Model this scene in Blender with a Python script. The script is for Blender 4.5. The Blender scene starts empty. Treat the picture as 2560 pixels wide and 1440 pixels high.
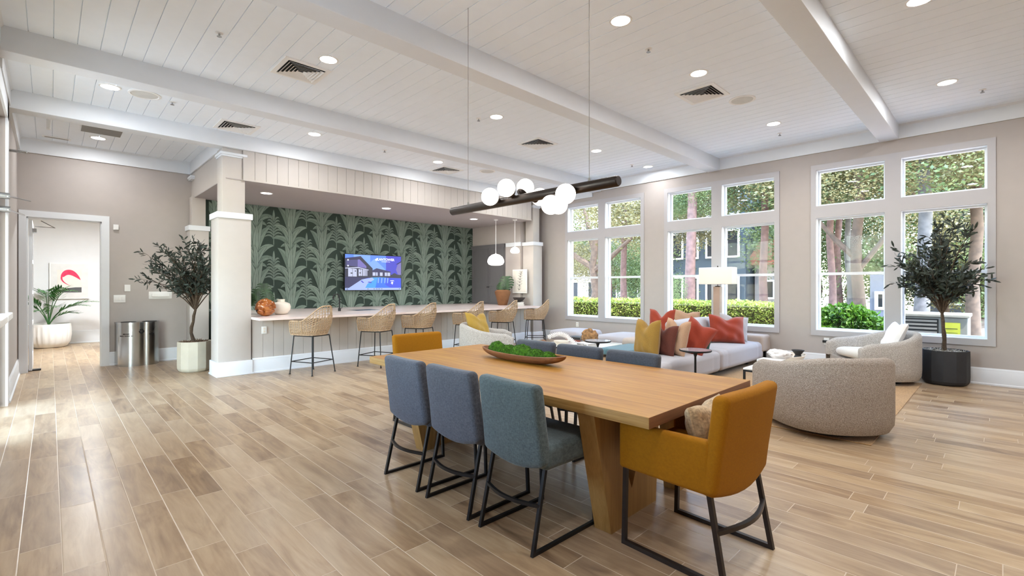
import bpy, bmesh, math, random
from mathutils import Vector, Matrix, Euler, noise
R = math.radians
PI = math.pi
sc = bpy.context.scene
C = sc.collection

# ---------------------------------------------------------------- camera, sky, sun, exposure
cam = bpy.data.cameras.new('camera')
cam.sensor_width = 36.0
cam.lens = 36.0 * 1189.73 / 2560.0
cam.shift_y = -4.4 / 2560.0
cam.clip_start = 0.05
cam.clip_end = 300
camo = bpy.data.objects.new('camera', cam)
C.objects.link(camo)
camo.location = (0, 0, 1.35)
camo.rotation_euler = (R(90), 0, R(45.843 - 90))
sc.camera = camo

world = bpy.data.worlds.new('sky')
sc.world = world
world.use_nodes = True
wn = world.node_tree
wn.nodes.clear()
sky = wn.nodes.new('ShaderNodeTexSky')
sky.sky_type = 'NISHITA'
sky.sun_disc = False
sky.sun_elevation = R(58)
sky.sun_rotation = R(200)
sky.air_density = 1.2
sky.dust_density = 0.6
bgn = wn.nodes.new('ShaderNodeBackground')
bgn.inputs['Strength'].default_value = 3.7
won = wn.nodes.new('ShaderNodeOutputWorld')
wn.links.new(sky.outputs[0], bgn.inputs[0])
wn.links.new(bgn.outputs[0], won.inputs[0])

sun = bpy.data.lights.new('sun', 'SUN')
sun.energy = 13.0
sun.angle = R(1.2)
sun.color = (1.0, 0.94, 0.84)
suno = bpy.data.objects.new('sun', sun)
C.objects.link(suno)
suno.location = (4, -6, 20)
suno.rotation_euler = Vector((-0.10, -0.42, 1.0)).to_track_quat('Z', 'Y').to_euler()

LAMP_W = 22.0          # watts of each ceiling downlight
sc.view_settings.view_transform = 'Standard'
sc.view_settings.look = 'None'
sc.view_settings.gamma = 1.0
sc.view_settings.use_curve_mapping = False
sc.view_settings.exposure = 0.2
sc.cycles.use_denoising = True
sc.cycles.max_bounces = 10
sc.cycles.diffuse_bounces = 8
sc.cycles.glossy_bounces = 3
sc.cycles.transmission_bounces = 4
sc.cycles.transparent_max_bounces = 12
sc.cycles.sample_clamp_indirect = 6.0
sc.cycles.caustics_reflective = False
sc.cycles.caustics_refractive = False

# ---------------------------------------------------------------- node helpers and materials
def lin(c):
    def f(u):
        u /= 255.0
        return u / 12.92 if u <= 0.04045 else ((u + 0.055) / 1.055) ** 2.4
    return (f(c[0]), f(c[1]), f(c[2]), 1.0)

class NT:
    def __init__(s, name):
        s.m = bpy.data.materials.new(name)
        s.m.use_nodes = True
        s.t = s.m.node_tree
        s.t.nodes.clear()
        s.out = s.t.nodes.new('ShaderNodeOutputMaterial')
        s.b = s.t.nodes.new('ShaderNodeBsdfPrincipled')
        s.t.links.new(s.b.outputs[0], s.out.inputs[0])
    def n(s, typ, ins=None, **props):
        nd = s.t.nodes.new(typ)
        for k, v in props.items():
            setattr(nd, k, v)
        for k, v in (ins or {}).items():
            s.set(nd.inputs[k], v)
        return nd
    def set(s, sock, v):
        if isinstance(v, bpy.types.NodeSocket):
            s.t.links.new(v, sock)
        elif isinstance(v, bpy.types.Node):
            s.t.links.new(v.outputs[0], sock)
        else:
            sock.default_value = v
    def math(s, op, a, b=None, c=None, clamp=False):
        nd = s.t.nodes.new('ShaderNodeMath')
        nd.operation = op
        nd.use_clamp = clamp
        for i, v in enumerate((a, b, c)):
            if v is not None:
                s.set(nd.inputs[i], v)
        return nd.outputs[0]
    def coord(s):
        return s.n('ShaderNodeTexCoord').outputs['Object']
    def mapped(s, scale, vec=None):
        return s.n('ShaderNodeMapping', {'Vector': vec or s.coord(), 'Scale': scale}).outputs[0]
    def noise(s, scale, detail=3, rough=0.5, vec=None, dist=0.0):
        return s.n('ShaderNodeTexNoise', {'Vector': vec or s.coord(), 'Scale': scale, 'Detail': detail, 'Roughness': rough, 'Distortion': dist}).outputs[0]
    def ramp(s, fac, stops, interp='LINEAR'):
        nd = s.n('ShaderNodeValToRGB', {'Fac': fac})
        cr = nd.color_ramp
        cr.interpolation = interp
        while len(cr.elements) < len(stops):
            cr.elements.new(0.5)
        for e, (p, c) in zip(cr.elements, stops):
            e.position = p
            e.color = c
        return nd.outputs[0]
    def mix(s, fac, a, b, mode='MIX'):
        nd = s.t.nodes.new('ShaderNodeMix')
        nd.data_type = 'RGBA'
        nd.blend_type = mode
        s.set(nd.inputs[0], fac)
        s.set(nd.inputs[6], a)
        s.set(nd.inputs[7], b)
        return nd.outputs[2]
    def bump(s, h, strength=0.3, dist=0.01):
        nd = s.n('ShaderNodeBump', {'Height': h, 'Strength': strength, 'Distance': dist})
        s.t.links.new(nd.outputs[0], s.b.inputs['Normal'])
    def p(s, **kw):
        for k, v in kw.items():
            s.set(s.b.inputs[k.replace('_', ' ')], v)
        return s.m

def plain(name, col, rough=0.6, metal=0.0, var=0.05, scale=8.0, bump=0.0, bscale=60.0, spec=0.5, sheen=0.0):
    """Base colour with a little procedural variation."""
    t = NT(name)
    c = lin(col)
    nz = t.noise(scale, 3)
    lo = tuple(x * (1 - var) for x in c[:3]) + (1,)
    hi = tuple(min(1, x * (1 + var)) for x in c[:3]) + (1,)
    colr = t.ramp(nz, [(0.3, lo), (0.7, hi)])
    t.p(Base_Color=colr, Roughness=rough, Metallic=metal)
    t.b.inputs['Specular IOR Level'].default_value = spec
    if sheen:
        t.b.inputs['Sheen Weight'].default_value = sheen
    if bump:
        t.bump(t.noise(bscale, 4), bump, 0.004)
    return t.m

def emit(name, col, strength, base=0.8):
    t = NT(name)
    t.p(Base_Color=(base, base, base, 1), Roughness=0.4)
    t.b.inputs['Emission Color'].default_value = lin(col)
    t.b.inputs['Emission Strength'].default_value = strength
    return t.m

def fabric(name, col, var=0.25, scale=220, bump=0.35, rough=0.95, sheen=0.2, weave=True):
    t = NT(name)
    c = lin(col)
    a = t.noise(1.0, 2, vec=t.mapped((scale, scale * 0.25, scale)))
    b = t.noise(1.0, 2, vec=t.mapped((scale * 0.25, scale, scale * 0.3)))
    big = t.noise(3.5, 3)
    f = t.math('ADD', t.math('MULTIPLY', t.math('ADD', a, b), 0.42), t.math('MULTIPLY', big, 0.16))
    lo = tuple(x * (1 - var) for x in c[:3]) + (1,)
    hi = tuple(min(1, x * (1 + var)) for x in c[:3]) + (1,)
    t.p(Base_Color=t.ramp(f, [(0.36, lo), (0.64, hi)]), Roughness=rough)
    t.b.inputs['Sheen Weight'].default_value = sheen
    t.b.inputs['Specular IOR Level'].default_value = 0.2
    t.bump(f, bump, 0.002)
    return t.m

def boucle(name, c1, c2, c3, scale=130):
    t = NT(name)
    v = t.n('ShaderNodeTexVoronoi', {'Vector': t.coord(), 'Scale': scale}, feature='F1')
    nz = t.noise(scale * 0.9, 3, 0.7)
    col = t.ramp(nz, [(0.32, lin(c1)), (0.5, lin(c2)), (0.68, lin(c3))])
    t.p(Base_Color=col, Roughness=1.0)
    t.b.inputs['Specular IOR Level'].default_value = 0.1
    h = t.math('ADD', t.math('MULTIPLY', v.outputs['Distance'], 0.6), nz)
    t.bump(h, 0.9, 0.008)
    return t.m

def woodmat(name, cols, axis='Y', scale=1.0, rough=0.4, knots=True, bump=0.12):
    t = NT(name)
    long_, short = 1.1 * scale, 22 * scale
    sc_ = {'X': (long_, short, short), 'Y': (short, long_, short), 'Z': (short, short, long_)}[axis]
    v = t.mapped(sc_)
    warp = t.noise(0.35, 2, vec=v)
    g = t.noise(1.0, 5, 0.62, vec=v, dist=0.6)
    streak = t.noise(5.0, 3, 0.6, vec=v)
    f = t.math('ADD', t.math('MULTIPLY', g, 0.7), t.math('MULTIPLY', streak, 0.3))
    stops = [(0.25 + 0.5 * i / (len(cols) - 1), lin(c)) for i, c in enumerate(cols)]
    col = t.ramp(f, stops)
    if knots:
        kv = t.noise(1.0, 4, 0.7, vec=t.mapped({'X': (1.3, 9, 9), 'Y': (9, 1.3, 9), 'Z': (9, 9, 1.3)}[axis]))
        k = t.ramp(kv, [(0.66, (1, 1, 1, 1)), (0.72, (0.45, 0.36, 0.28, 1))])
        col = t.mix(0.55, col, k, 'MULTIPLY')
    t.p(Base_Color=col, Roughness=rough)
    t.bump(f, bump, 0.002)
    return t.m

def glassmat(name, tint=(0.97, 0.985, 0.98, 1), refl=0.06):
    m = bpy.data.materials.new(name)
    m.use_nodes = True
    nt = m.node_tree
    nt.nodes.clear()
    o = nt.nodes.new('ShaderNodeOutputMaterial')
    tr = nt.nodes.new('ShaderNodeBsdfTransparent')
    tr.inputs[0].default_value = tint
    gl = nt.nodes.new('ShaderNodeBsdfGlossy')
    gl.inputs['Roughness'].default_value = 0.02
    lw = nt.nodes.new('ShaderNodeLayerWeight')
    lw.inputs[0].default_value = 0.25
    mu = nt.nodes.new('ShaderNodeMath')
    mu.operation = 'MULTIPLY_ADD'
    mu.inputs[1].default_value = 0.02
    mu.inputs[2].default_value = 0.004
    mx = nt.nodes.new('ShaderNodeMixShader')
    nt.links.new(lw.outputs['Fresnel'], mu.inputs[0])
    nt.links.new(mu.outputs[0], mx.inputs[0])
    nt.links.new(tr.outputs[0], mx.inputs[1])
    nt.links.new(gl.outputs[0], mx.inputs[2])
    nt.links.new(mx.outputs[0], o.inputs[0])
    return m

def floor_material():
    t = NT('wood_look_tile')
    W, L, X0 = 0.156, 0.90, 0.044
    sp = t.n('ShaderNodeSeparateXYZ', {0: t.coord()})
    x, y = sp.outputs[0], sp.outputs[1]
    xs = t.math('DIVIDE', t.math('SUBTRACT', x, X0), W)
    row = t.math('FLOOR', xs)
    fx = t.math('FRACT', xs)
    rr = t.n('ShaderNodeTexWhiteNoise', {'W': row}, noise_dimensions='1D').outputs['Value']
    ys = t.math('ADD', t.math('DIVIDE', y, L), rr)
    coln = t.math('FLOOR', ys)
    fy = t.math('FRACT', ys)
    cv = t.n('ShaderNodeCombineXYZ', {0: row, 1: coln, 2: 0.0})
    rnd = t.n('ShaderNodeTexWhiteNoise', {'Vector': cv.outputs[0]}, noise_dimensions='2D').outputs['Value']
    gv = t.n('ShaderNodeCombineXYZ', {0: t.math('MULTIPLY', x, 9.0), 1: t.math('MULTIPLY', y, 1.6), 2: t.math('MULTIPLY', rnd, 37.0)}).outputs[0]
    g1 = t.n('ShaderNodeTexNoise', {'Vector': gv, 'Scale': 1.0, 'Detail': 4.0, 'Roughness': 0.55, 'Distortion': 1.2}).outputs[0]
    gv2 = t.n('ShaderNodeCombineXYZ', {0: t.math('MULTIPLY', x, 55.0), 1: t.math('MULTIPLY', y, 4.0), 2: t.math('MULTIPLY', rnd, 11.0)}).outputs[0]
    g2 = t.n('ShaderNodeTexNoise', {'Vector': gv2, 'Scale': 1.0, 'Detail': 4.0, 'Roughness': 0.6}).outputs[0]
    f = t.math('ADD', t.math('ADD', t.math('ADD', t.math('MULTIPLY', rnd, 0.20), 0.03), t.math('ADD', t.math('MULTIPLY', g1, 0.54), 0.035)), t.math('MULTIPLY', g2, 0.22))
    col = t.ramp(f, [(0.30, lin((106, 82, 60))), (0.43, lin((146, 119, 90))), (0.56, lin((173, 147, 114))), (0.74, lin((198, 176, 144)))])
    grey = t.n('ShaderNodeTexWhiteNoise', {'Vector': t.n('ShaderNodeCombineXYZ', {0: coln, 1: row, 2: 0.0}).outputs[0]}, noise_dimensions='2D').outputs['Value']
    col = t.mix(t.math('MULTIPLY', grey, 0.28), col, lin((158, 142, 126)))
    ex = t.math('MULTIPLY', t.math('MINIMUM', fx, t.math('SUBTRACT', 1.0, fx)), W)
    ey = t.math('MULTIPLY', t.math('MINIMUM', fy, t.math('SUBTRACT', 1.0, fy)), L)
    e = t.math('MINIMUM', ex, ey)
    g = t.math('LESS_THAN', e, 0.0021)
    col = t.mix(g, col, lin((205, 188, 166)))
    t.p(Base_Color=col, Roughness=t.math('ADD', t.math('MULTIPLY', g2, 0.1), 0.25))
    t.b.inputs['Specular IOR Level'].default_value = 0.5
    h = t.math('ADD', t.math('MULTIPLY', t.math('MINIMUM', t.math('DIVIDE', e, 0.004), 1.0), 0.6), t.math('MULTIPLY', g1, 0.8))
    t.bump(h, 0.30, 0.004)
    return t.m

M = {}
M['floor'] = floor_material()
M['wall'] = plain('wall_paint', (178, 171, 166), 0.85, var=0.015)
M['panelling'] = plain('panelling_paint', (188, 182, 176), 0.7, var=0.015)
M['trim'] = plain('white_trim', (222, 226, 230), 0.5, var=0.01)
M['casing'] = plain('window_casing_backlit_shade', (178, 176, 178), 0.5, var=0.01)  # trim paint darkened for backlit frames; their shade is in the colour
M['ceiling'] = plain('ceiling_paint', (236, 243, 250), 0.6, var=0.01)
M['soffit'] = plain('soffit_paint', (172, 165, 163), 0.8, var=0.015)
M['hall'] = plain('hall_paint', (226, 227, 229), 0.8, var=0.01)
M['glass'] = glassmat('window_glass')
M['black'] = plain('black_metal', (24, 24, 26), 0.45, 0.3, 0.1, 30)
M['bronze'] = plain('dark_bronze', (52, 44, 40), 0.38, 0.6, 0.12, 20)
M['blackplastic'] = plain('black_plastic', (18, 18, 20), 0.5)
M['steel'] = plain('brushed_steel', (190, 192, 192), 0.22, 1.0, 0.06, 4)
M['chrome'] = plain('satin_chrome', (170, 170, 170), 0.25, 1.0)
M['oak'] = woodmat('golden_oak', [(126, 76, 20), (154, 103, 32), (176, 126, 44), (190, 144, 60)], 'Y', 1.0, 0.45)
M['oakedge'] = woodmat('oak_edge', [(128, 92, 44), (168, 130, 72), (190, 156, 98)], 'Y', 1.4, 0.5)
M['oakleg'] = woodmat('oak_leg', [(128, 94, 46), (158, 120, 66), (176, 140, 84)], 'Z', 1.0, 0.5)
M['oakend'] = woodmat('oak_end', [(96, 62, 38), (122, 80, 50), (138, 94, 62)], 'X', 1.0, 0.55, knots=False)
M['bluegrey'] = fabric('blue_grey_fabric', (80, 83, 91), 0.34)
M['bluegrey2'] = fabric('slate_fabric', (80, 92, 94), 0.34)
M['charcoal'] = fabric('charcoal_fabric', (72, 76, 84), 0.25)
M['mustard'] = fabric('mustard_velvet', (154, 100, 6), 0.12, 300, 0.1, 0.85, 0.02)
M['rust'] = fabric('rust_velvet', (142, 52, 30), 0.12, 300, 0.12, 0.8, 0.35)
M['ochre'] = fabric('ochre_linen', (146, 112, 50), 0.12, 260, 0.3)
M['gold'] = fabric('gold_linen', (164, 132, 58), 0.12, 260, 0.3)
M['tan'] = fabric('tan_linen', (176, 140, 112), 0.12, 260, 0.3)
M['brownvelvet'] = fabric('brown_velvet', (92, 48, 38), 0.15, 260, 0.2)
M['palegrey'] = fabric('pale_grey_fabric', (172, 168, 170), 0.06, 300, 0.2)
M['beigefab'] = fabric('beige_fabric', (176, 162, 150), 0.08, 300, 0.2)
M['teal'] = fabric('teal_fabric', (96, 128, 138), 0.2, 160, 0.3)
M['greenfab'] = fabric('green_patterned_fabric', (30, 66, 48), 0.6, 60, 0.3)
M['woven'] = fabric('woven_beige', (176, 152, 118), 0.4, 110, 0.8)
M['boucle'] = boucle('boucle', (140, 128, 116), (170, 158, 146), (198, 188, 178))
M['boucle2'] = boucle('boucle_light', (150, 142, 134), (186, 180, 172), (214, 210, 204))
M['seatcushion'] = fabric('cushion_cream', (208, 204, 196), 0.08, 200, 0.4)
M['rattan'] = plain('rattan', (176, 150, 120), 0.6, 0, 0.28, 60, 0.2)
M['jute'] = fabric('jute', (172, 138, 96), 0.25, 120, 0.8)
M['quartz'] = plain('quartz', (232, 216, 210), 0.22, 0, 0.04, 5)
M['whitetop'] = plain('white_top', (232, 232, 230), 0.15, 0, 0.02, 4)
M['cabinet'] = plain('grey_cabinet', (104, 102, 104), 0.5, 0, 0.03)
M['cream'] = plain('cream_ceramic', (226, 218, 204), 0.35, 0, 0.04, 8)
M['white'] = plain('white_plastic', (235, 235, 233), 0.4, 0, 0.01)
M['planterblack'] = plain('matte_black_planter', (44, 45, 48), 0.7, 0, 0.15, 6)
M['plantercream'] = plain('cream_planter', (194, 188, 170), 0.65, 0, 0.06, 5)
M['soil'] = plain('bark_soil', (110, 86, 66), 0.95, 0, 0.5, 60, 0.8, 60)
M['greymoss'] = plain('grey_moss', (150, 146, 136), 0.95, 0, 0.5, 80, 0.8, 60)
M['bark'] = plain('olive_bark', (74, 60, 46), 0.9, 0, 0.35, 40, 0.6, 50)
M['olive'] = plain('olive_leaf', (52, 62, 54), 0.6, 0, 0.5, 14)
M['palm'] = plain('palm_leaf', (70, 124, 66), 0.5, 0, 0.4, 10)
M['monstera'] = plain('monstera_leaf', (38, 66, 34), 0.4, 0, 0.45, 14)
M['moss'] = plain('green_moss', (64, 106, 16), 1.0, 0, 0.55, 50, 1.0, 90)
M['bowlwood'] = woodmat('bowl_wood', [(84, 48, 26), (120, 74, 40), (146, 96, 56)], 'Y', 2.0, 0.55)
M['burl'] = woodmat('burl_wood', [(96, 46, 16), (150, 82, 34), (196, 142, 80)], 'X', 1.2, 0.15)
M['terracotta'] = plain('brown_pottery', (122, 82, 50), 0.8, 0, 0.12, 10, 0.2, 30)
M['darkclay'] = plain('dark_clay', (48, 42, 40), 0.7, 0, 0.12, 10)
M['coral'] = plain('shell_white', (226, 220, 216), 0.6, 0, 0.08, 20)
M['paper'] = plain('paper', (226, 222, 214), 0.8, 0, 0.03)
M['bookblack'] = plain('book_black', (36, 34, 36), 0.5)
M['bookred'] = plain('book_red', (134, 70, 56), 0.6)
M['bookwhite'] = plain('book_white', (222, 220, 218), 0.5)
M['bookgreen'] = plain('book_green', (150, 170, 130), 0.5)
M['lampglow'] = emit('opal_glow', (255, 246, 238), 1.6)
M['globeglow'] = emit('globe_glow', (255, 243, 232), 3.2)
M['lens'] = emit('downlight_lens', (255, 250, 244), 8.0)
M['dark'] = plain('dark_opening', (30, 30, 30), 0.8)
M['greyvent'] = plain('grey_vent', (128, 126, 122), 0.6)
M['tvtext'] = emit('screen_white', (235, 240, 255), 1.0)
M['ink'] = plain('black_ink', (20, 20, 20), 0.6)

# ---------------------------------------------------------------- mesh helpers
class MB:
    def __init__(s):
        s.v, s.f, s.mi, s.c = [], [], [], 0
    def m(s, i):
        s.c = i
        return s
    def add(s, vs, fs, mat=None):
        o = len(s.v)
        s.v += [tuple(v) for v in vs]
        for f in fs:
            s.f.append(tuple(i + o for i in f))
            s.mi.append(s.c if mat is None else mat)
        return s
    def box(s, x0, x1, y0, y1, z0, z1, T=None):
        vs = [Vector(p) for p in ((x0, y0, z0), (x1, y0, z0), (x1, y1, z0), (x0, y1, z0), (x0, y0, z1), (x1, y0, z1), (x1, y1, z1), (x0, y1, z1))]
        if T is not None:
            vs = [T @ v for v in vs]
        return s.add(vs, [(0, 3, 2, 1), (4, 5, 6, 7), (0, 1, 5, 4), (1, 2, 6, 5), (2, 3, 7, 6), (3, 0, 4, 7)])
    def frame(s, x0, x1, a0, a1, b0, b1, w, wb=None, wt=None, ax='X'):
        """rectangular frame without overlapping bars, thickness x0-x1 along ax"""
        wb = w if wb is None else wb
        wt = w if wt is None else wt
        for p, q, r_, u in ((a0, a1, b0, b0 + wb), (a0, a1, b1 - wt, b1), (a0, a0 + w, b0 + wb, b1 - wt), (a1 - w, a1, b0 + wb, b1 - wt)):
            if ax == 'X': s.box(x0, x1, p, q, r_, u)
            elif ax == 'Y': s.box(p, q, x0, x1, r_, u)
            else: s.box(p, q, r_, u, x0, x1)
        return s
    def rbox(s, x0, x1, y0, y1, z0, z1, r=0.02, seg=3, T=None, fn=None, cuts=0):
        """box with rounded edges; cuts = extra points along each side, fn bends the surface"""
        lo, hi = (x0, y0, z0), (x1, y1, z1)
        rr = min(r, (x1 - x0) / 2.01, (y1 - y0) / 2.01, (z1 - z0) / 2.01)
        cs = []
        for k in range(3):
            a, b = lo[k], hi[k]
            L = [a + rr * (1 - math.tan((1 - i / seg) * PI / 4)) for i in range(seg + 1)]
            H = [b - rr * (1 - math.tan((i / seg) * PI / 4)) for i in range(seg + 1)]
            n = cuts if cuts else 0
            M_ = [L[-1] + (H[0] - L[-1]) * (i + 1) / (n + 1) for i in range(n)]
            cs.append(L + M_ + H)
        idx, vs, fs = {}, [], []
        def vid(i, j, k):
            key = (i, j, k)
            if key not in idx:
                p = Vector((cs[0][i], cs[1][j], cs[2][k]))
                q = Vector([min(max(p[m], lo[m] + rr), hi[m] - rr) for m in range(3)])
                d = p - q
                if d.length > 1e-9: p = q + d.normalized() * rr
                if fn: p = fn(p)
                if T is not None: p = T @ p
                idx[key] = len(vs); vs.append(p)
            return idx[key]
        nx, ny, nz = len(cs[0]) - 1, len(cs[1]) - 1, len(cs[2]) - 1
        for i in range(nx):
            for j in range(ny):
                fs.append((vid(i, j, 0), vid(i, j + 1, 0), vid(i + 1, j + 1, 0), vid(i + 1, j, 0)))
                fs.append((vid(i, j, nz), vid(i + 1, j, nz), vid(i + 1, j + 1, nz), vid(i, j + 1, nz)))
        for i in range(nx):
            for k in range(nz):
                fs.append((vid(i, 0, k), vid(i + 1, 0, k), vid(i + 1, 0, k + 1), vid(i, 0, k + 1)))
                fs.append((vid(i, ny, k), vid(i, ny, k + 1), vid(i + 1, ny, k + 1), vid(i + 1, ny, k)))
        for j in range(ny):
            for k in range(nz):
                fs.append((vid(0, j, k), vid(0, j, k + 1), vid(0, j + 1, k + 1), vid(0, j + 1, k)))
                fs.append((vid(nx, j, k), vid(nx, j + 1, k), vid(nx, j + 1, k + 1), vid(nx, j, k + 1)))
        return s.add(vs, fs)
    def tube(s, pts, r, n=8, cap=True, sq=False, ref0=None):
        pts = [Vector(p) for p in pts]
        rs = r if isinstance(r, (list, tuple)) else [r] * len(pts)
        vs, fs = [], []
        ref = Vector(ref0) if ref0 else None
        for i, p in enumerate(pts):
            if i == 0: d = pts[1] - pts[0]
            elif i == len(pts) - 1: d = pts[-1] - pts[-2]
            else: d = (pts[i + 1] - p).normalized() + (p - pts[i - 1]).normalized()
            d = d.normalized() if d.length > 1e-9 else Vector((0, 0, 1))
            if ref is None:
                ref = Vector((0, 0, 1)) if abs(d.z) < 0.9 else Vector((1, 0, 0))
            a = d.cross(ref)
            if a.length < 1e-6: a = d.orthogonal()
            a.normalize()
            b = d.cross(a).normalized()
            sc_ = 1.0
            if sq and 0 < i < len(pts) - 1:
                sc_ = 1.0 / max(0.35, (pts[i + 1] - p).normalized().dot(d))
            for k in range(n):
                an = 2 * PI * (k + (0.5 if sq else 0)) / n
                vs.append(p + (a * math.cos(an) * sc_ + b * math.sin(an)) * rs[i])
        for i in range(len(pts) - 1):
            for k in range(n):
                k2 = (k + 1) % n
                fs.append((i * n + k, i * n + k2, (i + 1) * n + k2, (i + 1) * n + k))
        if cap:
            fs.append(tuple(range(n - 1, -1, -1)))
            fs.append(tuple(range((len(pts) - 1) * n, len(pts) * n)))
        return s.add(vs, fs)
    def sqtube(s, pts, w, ref=(0, 1, 0)):
        return s.tube(pts, w / math.sqrt(2), 4, True, True, ref)
    def lathe(s, prof, n=24, c=(0, 0, 0), sx=1.0, sy=1.0, rfn=None):
        vs, fs = [], []
        for (r, z) in prof:
            for k in range(n):
                a = 2 * PI * k / n
                rr = r * (rfn(a, z) if rfn else 1)
                vs.append((c[0] + rr * math.cos(a) * sx, c[1] + rr * math.sin(a) * sy, c[2] + z))
        for i in range(len(prof) - 1):
            for k in range(n):
                k2 = (k + 1) % n
                fs.append((i * n + k, i * n + k2, (i + 1) * n + k2, (i + 1) * n + k))
        loop = prof[0] == prof[-1]
        if prof[0][0] > 1e-5 and not loop: fs.append(tuple(range(n - 1, -1, -1)))
        if prof[-1][0] > 1e-5 and not loop: fs.append(tuple(range((len(prof) - 1) * n, len(prof) * n)))
        return s.add(vs, fs)
    def sphere(s, c, r, n=24, m=14, sx=1, sy=1, sz=1):
        prof = [(max(1e-6, r * math.sin(PI * i / m)), -r * math.cos(PI * i / m) * sz) for i in range(m + 1)]
        return s.lathe(prof, n, c, sx, sy)
    def prism(s, poly, fn, d0, d1):
        """poly: 2-D outline, fn(a, b, d) -> point."""
        n = len(poly)
        vs = [fn(a, b, d0) for a, b in poly] + [fn(a, b, d1) for a, b in poly]
        fs = [tuple(range(n - 1, -1, -1)), tuple(range(n, 2 * n))] + [(i, (i + 1) % n, n + (i + 1) % n, n + i) for i in range(n)]
        return s.add(vs, fs)
    def grid(s, fn, nu, nv, cu=False, cv=False):
        U, V = (nu if cu else nu + 1), (nv if cv else nv + 1)
        vs = [fn(i / nu, j / nv) for i in range(U) for j in range(V)]
        fs = []
        for i in range(nu):
            for j in range(nv):
                i2, j2 = (i + 1) % U, (j + 1) % V
                fs.append((i * V + j, i2 * V + j, i2 * V + j2, i * V + j2))
        return s.add(vs, fs)
    def leaf(s, p, d, up, L, W, bend=0.15, n=2):
        """one flat pointed leaf"""
        d = d.normalized()
        a = d.cross(up)
        a = a.normalized() if a.length > 1e-6 else d.orthogonal().normalized()
        nn = a.cross(d)
        vs = [p, p + d * L * .4 + a * W * .5 + nn * bend * L * .3, p + d * L * .4 - a * W * .5 + nn * bend * L * .3, p + d * L * .78 + a * W * .38 + nn * bend * L * .2, p + d * L * .78 - a * W * .38 + nn * bend * L * .2, p + d * L - nn * bend * L * 0.2]
        return s.add(vs, [(0, 1, 2), (1, 3, 4, 2), (3, 5, 4)])
    def build(s, name, mats, parent=None, smooth=True, angle=38, loc=None, fixn=False):
        me = bpy.data.meshes.new(name)
        me.from_pydata([tuple(v) for v in s.v], [], s.f)
        if not isinstance(mats, (list, tuple)): mats = [mats]
        for m_ in mats: me.materials.append(m_)
        me.polygons.foreach_set('material_index', s.mi)
        if fixn:
            bm = bmesh.new(); bm.from_mesh(me)
            bmesh.ops.recalc_face_normals(bm, faces=bm.faces[:])
            bm.to_mesh(me); bm.free()
        if smooth:
            me.polygons.foreach_set('use_smooth', [True] * len(me.polygons))
            me.set_sharp_from_angle(angle=R(angle))
        me.update()
        o = bpy.data.objects.new(name, me)
        C.objects.link(o)
        if parent is not None: o.parent = parent
        if loc is not None: o.location = loc
        return o

def tag(o, label=None, cat=None, group=None, kind=None):
    if label: o['label'] = label
    if cat: o['category'] = cat
    if group: o['group'] = group
    if kind: o['kind'] = kind
    return o
def thing(name, label, cat, loc=(0, 0, 0), rz=0.0, group=None, kind=None):
    o = bpy.data.objects.new(name, None)
    o.empty_display_size = 0.1
    C.objects.link(o)
    o.location = loc
    o.rotation_euler = (0, 0, rz)
    return tag(o, label, cat, group, kind)
def struct(o, label=None):
    o['kind'] = 'structure'
    if label: o['label'] = label
    return o
KIDS = {}
def dup(root, loc, rz, label, group=None, scale=None):
    r = root.copy()
    C.objects.link(r)
    r.location = loc
    r.rotation_euler = (0, 0, rz)
    if scale: r.scale = scale
    r['label'] = label
    if group: r['group'] = group
    def cp(src, dst):
        for ch in [o for o in src.children if o.type in ('MESH', 'LIGHT')]:
            c = ch.copy()
            C.objects.link(c)
            c.parent = dst
            cp(ch, c)
    cp(root, r)
    return r
def textmesh(txt, size, mat, name, parent=None, M4=None, bold=0.0, align='CENTER'):
    cu = bpy.data.curves.new('lettering', 'FONT')
    cu.body = txt
    cu.size = size
    cu.align_x = align
    cu.offset = bold
    cu.extrude = 0.0006
    o = bpy.data.objects.new('lettering_source', cu)
    C.objects.link(o)
    dg = bpy.context.evaluated_depsgraph_get()
    me = bpy.data.meshes.new_from_object(o.evaluated_get(dg))
    bpy.data.objects.remove(o)
    bpy.data.curves.remove(cu)
    me.materials.clear()
    me.materials.append(mat)
    if M4 is not None: me.transform(M4)
    ob = bpy.data.objects.new(name, me)
    C.objects.link(ob)
    if parent is not None: ob.parent = parent
    return ob
def smoothstep(a, b, x):
    t = min(1, max(0, (x - a) / (b - a)))
    return t * t * (3 - 2 * t)
# ---------------------------------------------------------------- the room
CZ, CZ2 = 3.79, 3.66
XW, XL, YD = 9.21, -0.36, 10.58
struct(MB().box(-3.2, XW + 0.2, -3.5, 15.5, -0.1, 0.0).build('floor', M['floor'], smooth=False))

def planks(name, x0, x1, y0, y1, z, pitch=0.174, off=-0.322, w=0.007, d=0.012):
    """ceiling boards running along Y with open joints, one mesh"""
    prof = [(x0, 0)]
    k = math.ceil((x0 - off) / pitch)
    while off + k * pitch < x1 - w:
        x = off + k * pitch
        if x > x0 + w:
            prof += [(x - w / 2, 0), (x - w / 3, d), (x + w / 3, d), (x + w / 2, 0)]
        k += 1
    prof.append((x1, 0))
    mb = MB()
    vs = [(x, y0, z + dz) for x, dz in prof] + [(x, y1, z + dz) for x, dz in prof]
    n = len(prof)
    mb.add(vs, [(i, i + n, i + n + 1, i + 1) for i in range(n - 1)])
    mb.box(x0, x1, y0, y1, z + 0.02, z + 0.06)
    return struct(mb.build(name, M['ceiling'], smooth=False))
planks('ceiling', XL, XW, -3.5, 6.62, CZ)
planks('ceiling', XL, XW, 6.62, YD, CZ2)
struct(MB().box(-3.4, XW + 0.5, -3.8, 15.8, 3.88, 4.1).build('roof', M['white'], smooth=False))

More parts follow.
